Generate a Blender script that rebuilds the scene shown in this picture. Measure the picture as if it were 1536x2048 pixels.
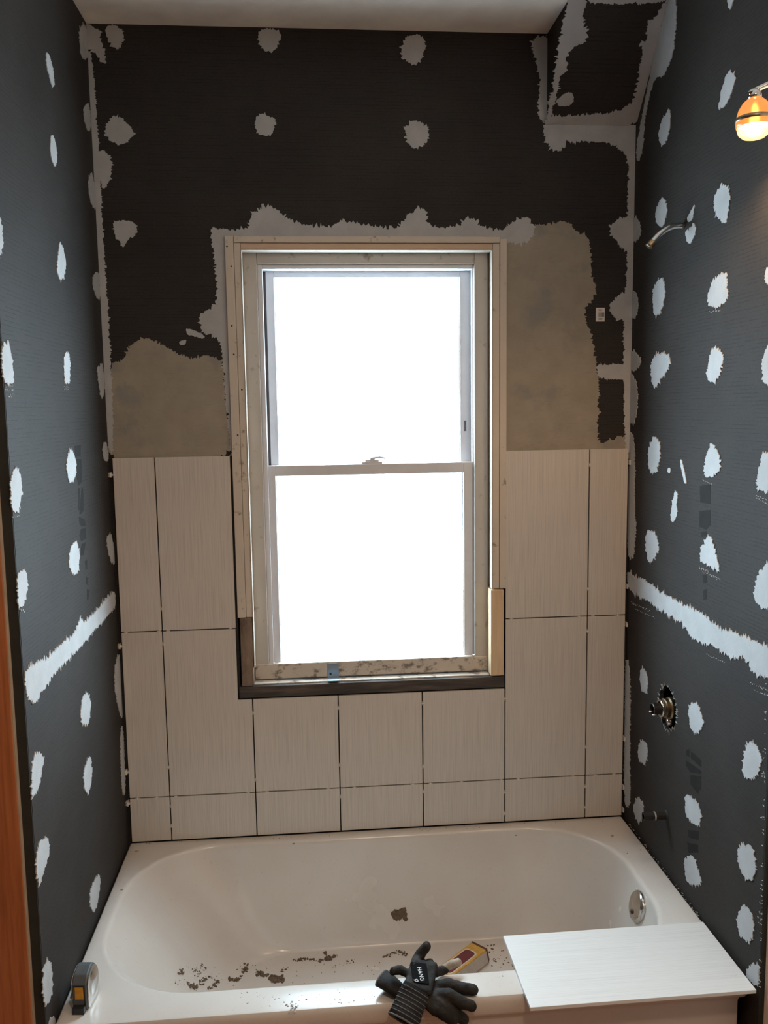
import bpy, bmesh, math, random
from mathutils import Vector, Matrix
from mathutils.bvhtree import BVHTree
from mathutils import noise as mnoise

for o in list(bpy.data.objects):
    bpy.data.objects.remove(o)
scene = bpy.context.scene
COL = scene.collection
R = math.radians

# ---------------------------------------------------------------- camera
cam_d = bpy.data.cameras.new('camera')
cam = bpy.data.objects.new('camera', cam_d)
COL.objects.link(cam)
cam.location = (-0.1925, -2.5184, 1.6839)
cam.rotation_euler = (R(83.268), R(0.830), R(-4.898))
cam_d.sensor_fit = 'VERTICAL'
cam_d.sensor_height = 36.0
cam_d.sensor_width = 27.0
cam_d.lens = 30.194
cam_d.clip_start = 0.02
scene.camera = cam

# ---------------------------------------------------------------- daylight outside the window
world = bpy.data.worlds.new('overcast_sky')
scene.world = world
world.use_nodes = True
bg = world.node_tree.nodes['Background']
bg.inputs[0].default_value = (0.68, 0.86, 1.0, 1)
bg.inputs[1].default_value = 22.0
pd = bpy.data.lights.new('window_portal', 'AREA')
pd.shape = 'RECTANGLE'
pd.size = 0.64
pd.size_y = 1.22
pd.cycles.is_portal = True
portal = bpy.data.objects.new('window_portal', pd)
portal.location = (-0.013, 0.1225, 1.505)
portal.rotation_euler = (R(-90), 0, 0)
COL.objects.link(portal)

vs = scene.view_settings
vs.view_transform = 'Standard'
vs.look = 'None'
vs.gamma = 1.0
vs.use_curve_mapping = False
vs.exposure = 0.0
scene.cycles.use_denoising = True
scene.cycles.max_bounces = 10
scene.cycles.diffuse_bounces = 6
scene.cycles.transparent_max_bounces = 12
scene.cycles.sample_clamp_indirect = 6.0

FILL_LAMP_W = 19.0     # unseen ceiling lamp added as warm fill behind the photographer
VANITY_W = 15.0
WARM = (1.0, 0.73, 0.52)

RIM = 0.395            # bathtub rim height
XL, XR, YB = -0.772, 0.768, 0.012   # board faces
CEIL = 2.74

# ================================================================= helpers
def link(name, me, mat=None, parent=None, smooth=False, bevel=0.0):
    o = bpy.data.objects.new(name, me)
    COL.objects.link(o)
    if mat is not None and not me.materials:
        me.materials.append(mat)
    if parent is not None:
        o.parent = parent
    if smooth:
        for p in me.polygons:
            p.use_smooth = True
    if bevel:
        m = o.modifiers.new('bevel', 'BEVEL')
        m.width = bevel
        m.segments = 2
        m.limit_method = 'ANGLE'
    return o

def mesh_of(bm, name='mesh'):
    me = bpy.data.meshes.new(name)
    bmesh.ops.recalc_face_normals(bm, faces=bm.faces[:])
    bm.to_mesh(me)
    bm.free()
    return me

def tag(o, label=None, cat=None, group=None, kind=None):
    if label: o['label'] = label
    if cat: o['category'] = cat
    if group: o['group'] = group
    if kind: o['kind'] = kind
    return o

def empty(name, loc, label=None, cat=None, group=None, kind=None):
    o = bpy.data.objects.new(name, None)
    o.location = loc
    o.empty_display_size = 0.05
    COL.objects.link(o)
    return tag(o, label, cat, group, kind)

def box(bm, x0, x1, y0, y1, z0, z1):
    v = [bm.verts.new(p) for p in [(x0,y0,z0),(x1,y0,z0),(x1,y1,z0),(x0,y1,z0),(x0,y0,z1),(x1,y0,z1),(x1,y1,z1),(x0,y1,z1)]]
    for f in [(0,3,2,1),(4,5,6,7),(0,1,5,4),(1,2,6,5),(2,3,7,6),(3,0,4,7)]:
        bm.faces.new([v[i] for i in f])
    return v

def box_obj(name, b, mat, parent=None, bevel=0.0, off=None):
    """box given in world metres; off = origin of the parent empty"""
    bm = bmesh.new()
    ox, oy, oz = off if off else (0, 0, 0)
    box(bm, b[0]-ox, b[1]-ox, b[2]-oy, b[3]-oy, b[4]-oz, b[5]-oz)
    return link(name, mesh_of(bm, name), mat, parent, bevel=bevel)

def prism(bm, pts, fn, t0, t1):
    """extrude a 2-D outline; fn(u, v, t) -> 3-D point"""
    a = [bm.verts.new(fn(u, v, t0)) for u, v in pts]
    b = [bm.verts.new(fn(u, v, t1)) for u, v in pts]
    n = len(pts)
    bm.faces.new(a)
    bm.faces.new(list(reversed(b)))
    for i in range(n):
        bm.faces.new([a[i], b[i], b[(i+1) % n], a[(i+1) % n]])

def tube(bm, pts, radii, seg=16, cap=True):
    pts = [Vector(p) for p in pts]
    if not hasattr(radii, '__len__'):
        radii = [radii]*len(pts)
    rings = []
    up = None
    for i, p in enumerate(pts):
        d = (pts[min(i+1, len(pts)-1)] - pts[max(i-1, 0)])
        if d.length < 1e-9:
            d = Vector((0, 0, 1))
        d.normalize()
        if up is None:
            up = d.orthogonal().normalized()
        else:
            up = (up - d*up.dot(d))
            up = up.normalized() if up.length > 1e-6 else d.orthogonal().normalized()
        s = d.cross(up)
        rings.append([bm.verts.new(p + (up*math.cos(2*math.pi*k/seg) + s*math.sin(2*math.pi*k/seg))*radii[i]) for k in range(seg)])
    for a, b in zip(rings, rings[1:]):
        for k in range(seg):
            bm.faces.new([a[k], a[(k+1) % seg], b[(k+1) % seg], b[k]])
    if cap:
        bm.faces.new(rings[0]); bm.faces.new(list(reversed(rings[-1])))
    return rings

def lathe(bm, prof, origin, axis='z', seg=32, direction=1):
    """prof = [(r, h)...] turned about an axis through origin"""
    o = Vector(origin)
    rings = []
    for r, h in prof:
        ring = []
        for k in range(seg):
            a = 2*math.pi*k/seg
            c, s = r*math.cos(a), r*math.sin(a)
            h2 = h*direction
            p = {'z': (c, s, h2), 'x': (h2, c, s), 'y': (c, h2, s)}[axis]
            ring.append(bm.verts.new(o + Vector(p)))
        rings.append(ring)
    for a, b in zip(rings, rings[1:]):
        for k in range(seg):
            bm.faces.new([a[k], a[(k+1) % seg], b[(k+1) % seg], b[k]])
    return rings

# ================================================================= materials
def mat_new(name):
    m = bpy.data.materials.new(name)
    m.use_nodes = True
    nt = m.node_tree
    b = nt.nodes['Principled BSDF']
    return m, nt, b

def nd(nt, kind, **kw):
    n = nt.nodes.new(kind)
    for k, v in kw.items():
        if k.startswith('i_'):
            n.inputs[k[2:].replace('_', ' ')].default_value = v
        else:
            setattr(n, k, v)
    return n

def coords(nt, scale=(1, 1, 1), loc=(0, 0, 0)):
    tc = nd(nt, 'ShaderNodeTexCoord')
    mp = nd(nt, 'ShaderNodeMapping')
    mp.inputs['Scale'].default_value = scale
    mp.inputs['Location'].default_value = loc
    nt.links.new(tc.outputs['Object'], mp.inputs[0])
    return mp.outputs[0]

def noise(nt, vec, scale, detail=4, rough=0.55):
    n = nd(nt, 'ShaderNodeTexNoise')
    n.inputs['Scale'].default_value = scale
    n.inputs['Detail'].default_value = detail
    n.inputs['Roughness'].default_value = rough
    nt.links.new(vec, n.inputs['Vector'])
    return n.outputs['Fac']

def ramp(nt, fac, stops):
    r = nd(nt, 'ShaderNodeValToRGB')
    el = r.color_ramp.elements
    while len(el) < len(stops):
        el.new(0.5)
    for e, (p, c) in zip(el, stops):
        e.position = p
        e.color = (*c, 1) if len(c) == 3 else c
    nt.links.new(fac, r.inputs[0])
    return r.outputs[0]

def mix(nt, a, b, fac, mode='MIX'):
    m = nd(nt, 'ShaderNodeMix', data_type='RGBA', blend_type=mode)
    if hasattr(fac, 'links'):
        nt.links.new(fac, m.inputs[0])
    else:
        m.inputs[0].default_value = fac
    for s, i in ((a, 6), (b, 7)):
        if hasattr(s, 'links'):
            nt.links.new(s, m.inputs[i])
        else:
            m.inputs[i].default_value = (*s, 1)
    return m.outputs[2]

def bump(nt, b, h, strength=0.3, dist=0.002, prev=None):
    n = nd(nt, 'ShaderNodeBump')
    n.inputs['Strength'].default_value = strength
    n.inputs['Distance'].default_value = dist
    nt.links.new(h, n.inputs['Height'])
    nt.links.new(n.outputs[0], b.inputs['Normal'])
    return n

def g(v):
    return (v, v, v)

def simple(name, col, rough=0.5, metal=0.0, var=0.12, vscale=30, bumps=0.0, bscale=200, spec=0.5, stretch=(1, 1, 1)):
    m, nt, b = mat_new(name)
    v = coords(nt, stretch)
    n = noise(nt, v, vscale)
    lo = tuple(c*(1-var) for c in col)
    hi = tuple(min(1, c*(1+var)) for c in col)
    nt.links.new(ramp(nt, n, [(0.3, lo), (0.7, hi)]), b.inputs['Base Color'])
    b.inputs['Roughness'].default_value = rough
    b.inputs['Metallic'].default_value = metal
    b.inputs['Specular IOR Level'].default_value = spec
    if bumps:
        bump(nt, b, noise(nt, v, bscale), bumps, 0.001)
    return m

def make_board(name, axis_u):
    m, nt, b = mat_new(name)
    v = coords(nt)
    big = noise(nt, v, 3.5, 3)
    fine = noise(nt, v, 240, 2)
    col = ramp(nt, big, [(0.3, (0.033, 0.0285, 0.026)), (0.7, (0.043, 0.038, 0.0345))])
    w = nd(nt, 'ShaderNodeTexWave', wave_type='BANDS', bands_direction='Z')
    w.inputs['Scale'].default_value = 36
    w.inputs['Distortion'].default_value = 0.9
    w.inputs['Detail'].default_value = 1.0
    w.inputs['Detail Scale'].default_value = 1.5
    nt.links.new(v, w.inputs['Vector'])
    line = ramp(nt, w.outputs['Fac'], [(0.0, g(0.0)), (0.10, g(1.0)), (1.0, g(1.0))])
    brk = ramp(nt, noise(nt, coords(nt, (14, 14, 90)), 1.0, 2), [(0.42, g(1.0)), (0.55, g(0.0))])
    # broken ridges of the scrim: the groove shows only in dashes
    lm = mix(nt, line, g(1.0), brk)
    col2 = mix(nt, col, lm, 0.35, 'MULTIPLY')
    col3 = mix(nt, col2, ramp(nt, fine, [(0.3, g(0.75)), (0.7, g(1.2))]), 0.5, 'MULTIPLY')
    nt.links.new(col3, b.inputs['Base Color'])
    b.inputs['Roughness'].default_value = 0.66
    b.inputs['Specular IOR Level'].default_value = 0.10
    h = mix(nt, lm, fine, 0.4)
    bump(nt, b, h, 0.35, 0.001)
    return m

def make_mortar(name, c0, c1, stain=None):
    m, nt, b = mat_new(name)
    v = coords(nt)
    n = noise(nt, v, 16, 5, 0.6)
    col = ramp(nt, n, [(0.32, c0), (0.68, c1)])
    if stain:
        s = ramp(nt, noise(nt, coords(nt, (1, 1, 1), (3, 1, 7)), 9, 4, 0.6), [(0.55, g(0.0)), (0.66, g(1.0))])
        col = mix(nt, col, stain, s)
        st = ramp(nt, noise(nt, coords(nt, (30, 30, 260)), 1.0, 2), [(0.6, g(1.0)), (0.75, g(0.82))])
        col = mix(nt, col, st, 0.6, 'MULTIPLY')
    nt.links.new(col, b.inputs['Base Color'])
    b.inputs['Roughness'].default_value = 0.8
    bump(nt, b, noise(nt, v, 70, 4, 0.65), 0.35, 0.0015)
    return m

def make_tile(name, stretch, base, strk=0.55):
    m, nt, b = mat_new(name)
    s1 = noise(nt, coords(nt, stretch), 1.0, 3, 0.6)
    s2 = noise(nt, coords(nt, tuple(3.1*x if x > 20 else x*1.7 for x in stretch), (5, 2, 8)), 1.0, 2, 0.5)
    col = ramp(nt, s1, [(0.36, tuple(c*(1-0.24*strk) for c in base)), (0.50, base), (0.66, tuple(min(1, c*(1+0.10*strk)) for c in base))])
    col = mix(nt, col, ramp(nt, s2, [(0.30, (0.72, 0.70, 0.68)), (0.44, g(1.0))]), strk, 'MULTIPLY')
    d = ramp(nt, noise(nt, coords(nt), 26, 5, 0.7), [(0.70, g(0.0)), (0.78, g(0.5))])
    col = mix(nt, col, (0.40, 0.34, 0.29), d)
    nt.links.new(col, b.inputs['Base Color'])
    b.inputs['Roughness'].default_value = 0.38
    bump(nt, b, s1, 0.12, 0.0006)
    return m

def make_paint(name, col, dirt, dirt_pos=0.6, grain=(1, 1, 1), amount=0.8, rough=0.55):
    m, nt, b = mat_new(name)
    n = noise(nt, coords(nt, grain), 28, 6, 0.68)
    base = ramp(nt, noise(nt, coords(nt), 9, 3), [(0.3, tuple(c*0.9 for c in col)), (0.7, col)])
    f = ramp(nt, n, [(dirt_pos, g(0.0)), (dirt_pos+0.10, g(amount))])
    nt.links.new(mix(nt, base, dirt, f), b.inputs['Base Color'])
    b.inputs['Roughness'].default_value = rough
    bump(nt, b, n, 0.25, 0.001)
    return m

def make_wood(name, c0, c1, c2, stretch, rough=0.45):
    m, nt, b = mat_new(name)
    n = noise(nt, coords(nt, stretch), 1.0, 5, 0.6)
    nt.links.new(ramp(nt, n, [(0.28, c0), (0.5, c1), (0.72, c2)]), b.inputs['Base Color'])
    b.inputs['Roughness'].default_value = rough
    bump(nt, b, n, 0.15, 0.0008)
    return m

def make_tub():
    m, nt, b = mat_new('tub_enamel')
    v = coords(nt)
    dust = ramp(nt, noise(nt, v, 3.2, 4, 0.5), [(0.25, g(0.28)), (0.80, g(0.55))])
    spk = ramp(nt, noise(nt, v, 120, 3, 0.6), [(0.62, g(0.0)), (0.72, g(0.5))])
    col = mix(nt, (0.76, 0.735, 0.70), (0.40, 0.325, 0.26), dust)
    col = mix(nt, col, (0.45, 0.38, 0.31), mix(nt, g(0.0), spk, 0.55))
    nt.links.new(col, b.inputs['Base Color'])
    rg = ramp(nt, noise(nt, v, 5, 3), [(0.3, g(0.16)), (0.7, g(0.28))])
    nt.links.new(rg, b.inputs['Roughness'])
    return m

def make_pane():
    m = bpy.data.materials.new('window_glass')
    m.use_nodes = True
    nt = m.node_tree
    nt.nodes.clear()
    out = nd(nt, 'ShaderNodeOutputMaterial')
    tr = nd(nt, 'ShaderNodeBsdfTransparent')
    tr.inputs[0].default_value = (0.96, 0.98, 0.98, 1)
    gl = nd(nt, 'ShaderNodeBsdfGlossy')
    gl.inputs['Roughness'].default_value = 0.02
    fr = nd(nt, 'ShaderNodeFresnel')
    fr.inputs[0].default_value = 1.45
    mx = nd(nt, 'ShaderNodeMixShader')
    geo = nd(nt, 'ShaderNodeNewGeometry')     # reflect only at the outer skin of the pane
    inv = nd(nt, 'ShaderNodeMath', operation='SUBTRACT')
    inv.inputs[0].default_value = 1.0
    nt.links.new(geo.outputs['Backfacing'], inv.inputs[1])
    ml = nd(nt, 'ShaderNodeMath', operation='MULTIPLY')
    nt.links.new(fr.outputs[0], ml.inputs[0])
    nt.links.new(inv.outputs[0], ml.inputs[1])
    nt.links.new(ml.outputs[0], mx.inputs[0])
    nt.links.new(tr.outputs[0], mx.inputs[1])
    nt.links.new(gl.outputs[0], mx.inputs[2])
    nt.links.new(mx.outputs[0], out.inputs[0])
    return m

def emissive(name, col, strength, base=(0.8, 0.7, 0.5), trans=0.0):
    m, nt, b = mat_new(name)
    n = noise(nt, coords(nt), 40, 2)
    nt.links.new(ramp(nt, n, [(0.3, tuple(c*0.9 for c in base)), (0.7, base)]), b.inputs['Base Color'])
    b.inputs['Emission Color'].default_value = (*col, 1)
    b.inputs['Emission Strength'].default_value = strength
    b.inputs['Roughness'].default_value = 0.15
    return m

M = {}
M['board'] = make_board('backer_board', 'x')
M['edge'] = simple('board_edge', (0.022, 0.022, 0.018), 0.8, bumps=0.5, bscale=300)
M['gray'] = make_mortar('grey_mortar', (0.385, 0.382, 0.38), (0.455, 0.452, 0.45))
M['tan'] = make_mortar('tan_mortar', (0.29, 0.25, 0.195), (0.34, 0.295, 0.23), (0.25, 0.23, 0.20))
M['mark'] = simple('faded_print', (0.020, 0.018, 0.017), 0.75, spec=0.1)
M['tile'] = make_tile('shaded_tile', (420, 420, 5), (0.58, 0.525, 0.465))  # wall copy of the tile, shade of the back wall in its colour
M['tile_flat'] = make_tile('lit_tile', (3, 480, 480), (0.71, 0.70, 0.68), 0.32)  # same tile, lighter copy with the window light in its colour
M['plaster'] = simple('ceiling_plaster', (0.90, 0.82, 0.72), 0.9, var=0.07, vscale=12, bumps=0.5, bscale=90)
M['room_paint'] = simple('room_paint', (0.11, 0.09, 0.075), 0.85, var=0.05, vscale=8)
M['floor'] = make_wood('floor_wood', (0.26, 0.11, 0.045), (0.36, 0.155, 0.065), (0.44, 0.20, 0.09), (60, 4, 4))
M['oldpaint'] = make_paint('old_cream_paint', (0.60, 0.52, 0.43), (0.12, 0.085, 0.06), 0.60)
M['oldwood'] = make_paint('bare_pine_board', (0.62, 0.44, 0.30), (0.20, 0.13, 0.08), 0.66, (1, 6, 6))
M['stop'] = make_paint('cream_stop_paint', (0.45, 0.40, 0.345), (0.19, 0.14, 0.10), 0.60)
M['dirtypaint'] = make_paint('dirty_stool_paint', (0.55, 0.48, 0.40), (0.10, 0.07, 0.05), 0.52, (1, 1, 1.4))
M['darkwood'] = make_wood('dark_rotted_wood', (0.018, 0.014, 0.012), (0.05, 0.038, 0.03), (0.12, 0.09, 0.07), (6, 40, 60), 0.7)
M['blockwood'] = make_wood('stained_block_wood', (0.06, 0.04, 0.028), (0.20, 0.14, 0.10), (0.34, 0.25, 0.17), (30, 30, 7), 0.65)
M['pine'] = make_wood('fresh_pine', (0.52, 0.36, 0.20), (0.64, 0.46, 0.28), (0.72, 0.55, 0.36), (60, 60, 5), 0.6)
M['lit_strip'] = make_paint('lit_strip_paint', (0.50, 0.44, 0.37), (0.18, 0.13, 0.09), 0.62)  # colour of the strips that stand for lit casing edges
M['vinyl'] = simple('white_vinyl', (0.64, 0.64, 0.66), 0.35, var=0.03)
M['gasket'] = simple('grey_gasket', (0.10, 0.10, 0.11), 0.6)
M['pane'] = make_pane()
M['tub'] = make_tub()
M['chrome'] = simple('worn_chrome', (0.62, 0.60, 0.57), 0.18, metal=1.0, var=0.15, vscale=60)
M['brass'] = simple('aged_brass', (0.30, 0.23, 0.15), 0.38, metal=1.0, var=0.3, vscale=90)
M['blackpipe'] = simple('black_pipe', (0.025, 0.024, 0.022), 0.35, var=0.3)
M['darkmetal'] = simple('dark_bronze', (0.06, 0.05, 0.045), 0.35, metal=0.8)
M['steelclip'] = simple('zinc_steel', (0.30, 0.36, 0.42), 0.4, metal=0.7, var=0.08)
M['tealtape'] = simple('pale_teal', (0.42, 0.62, 0.66), 0.5)
M['spacer'] = simple('white_plastic', (0.68, 0.62, 0.55), 0.5, var=0.1)
M['crumb'] = simple('mortar_crumb', (0.115, 0.078, 0.05), 0.9, var=0.4, vscale=120)
M['greycrumb'] = simple('grey_crumb', (0.30, 0.27, 0.24), 0.9, var=0.4, vscale=120)
M['casewood'] = make_wood('orange_varnish', (0.29, 0.09, 0.032), (0.42, 0.14, 0.053), (0.52, 0.19, 0.08), (90, 30, 4), 0.3)
M['case_highlight'] = simple('wood_edge_highlight', (0.42, 0.33, 0.24), 0.6)  # pale tone for light caught on the casing's bevelled edge
M['paper'] = simple('label_paper', (0.72, 0.68, 0.64), 0.6, var=0.04)
M['ink'] = simple('label_ink', (0.12, 0.08, 0.07), 0.7)

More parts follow.
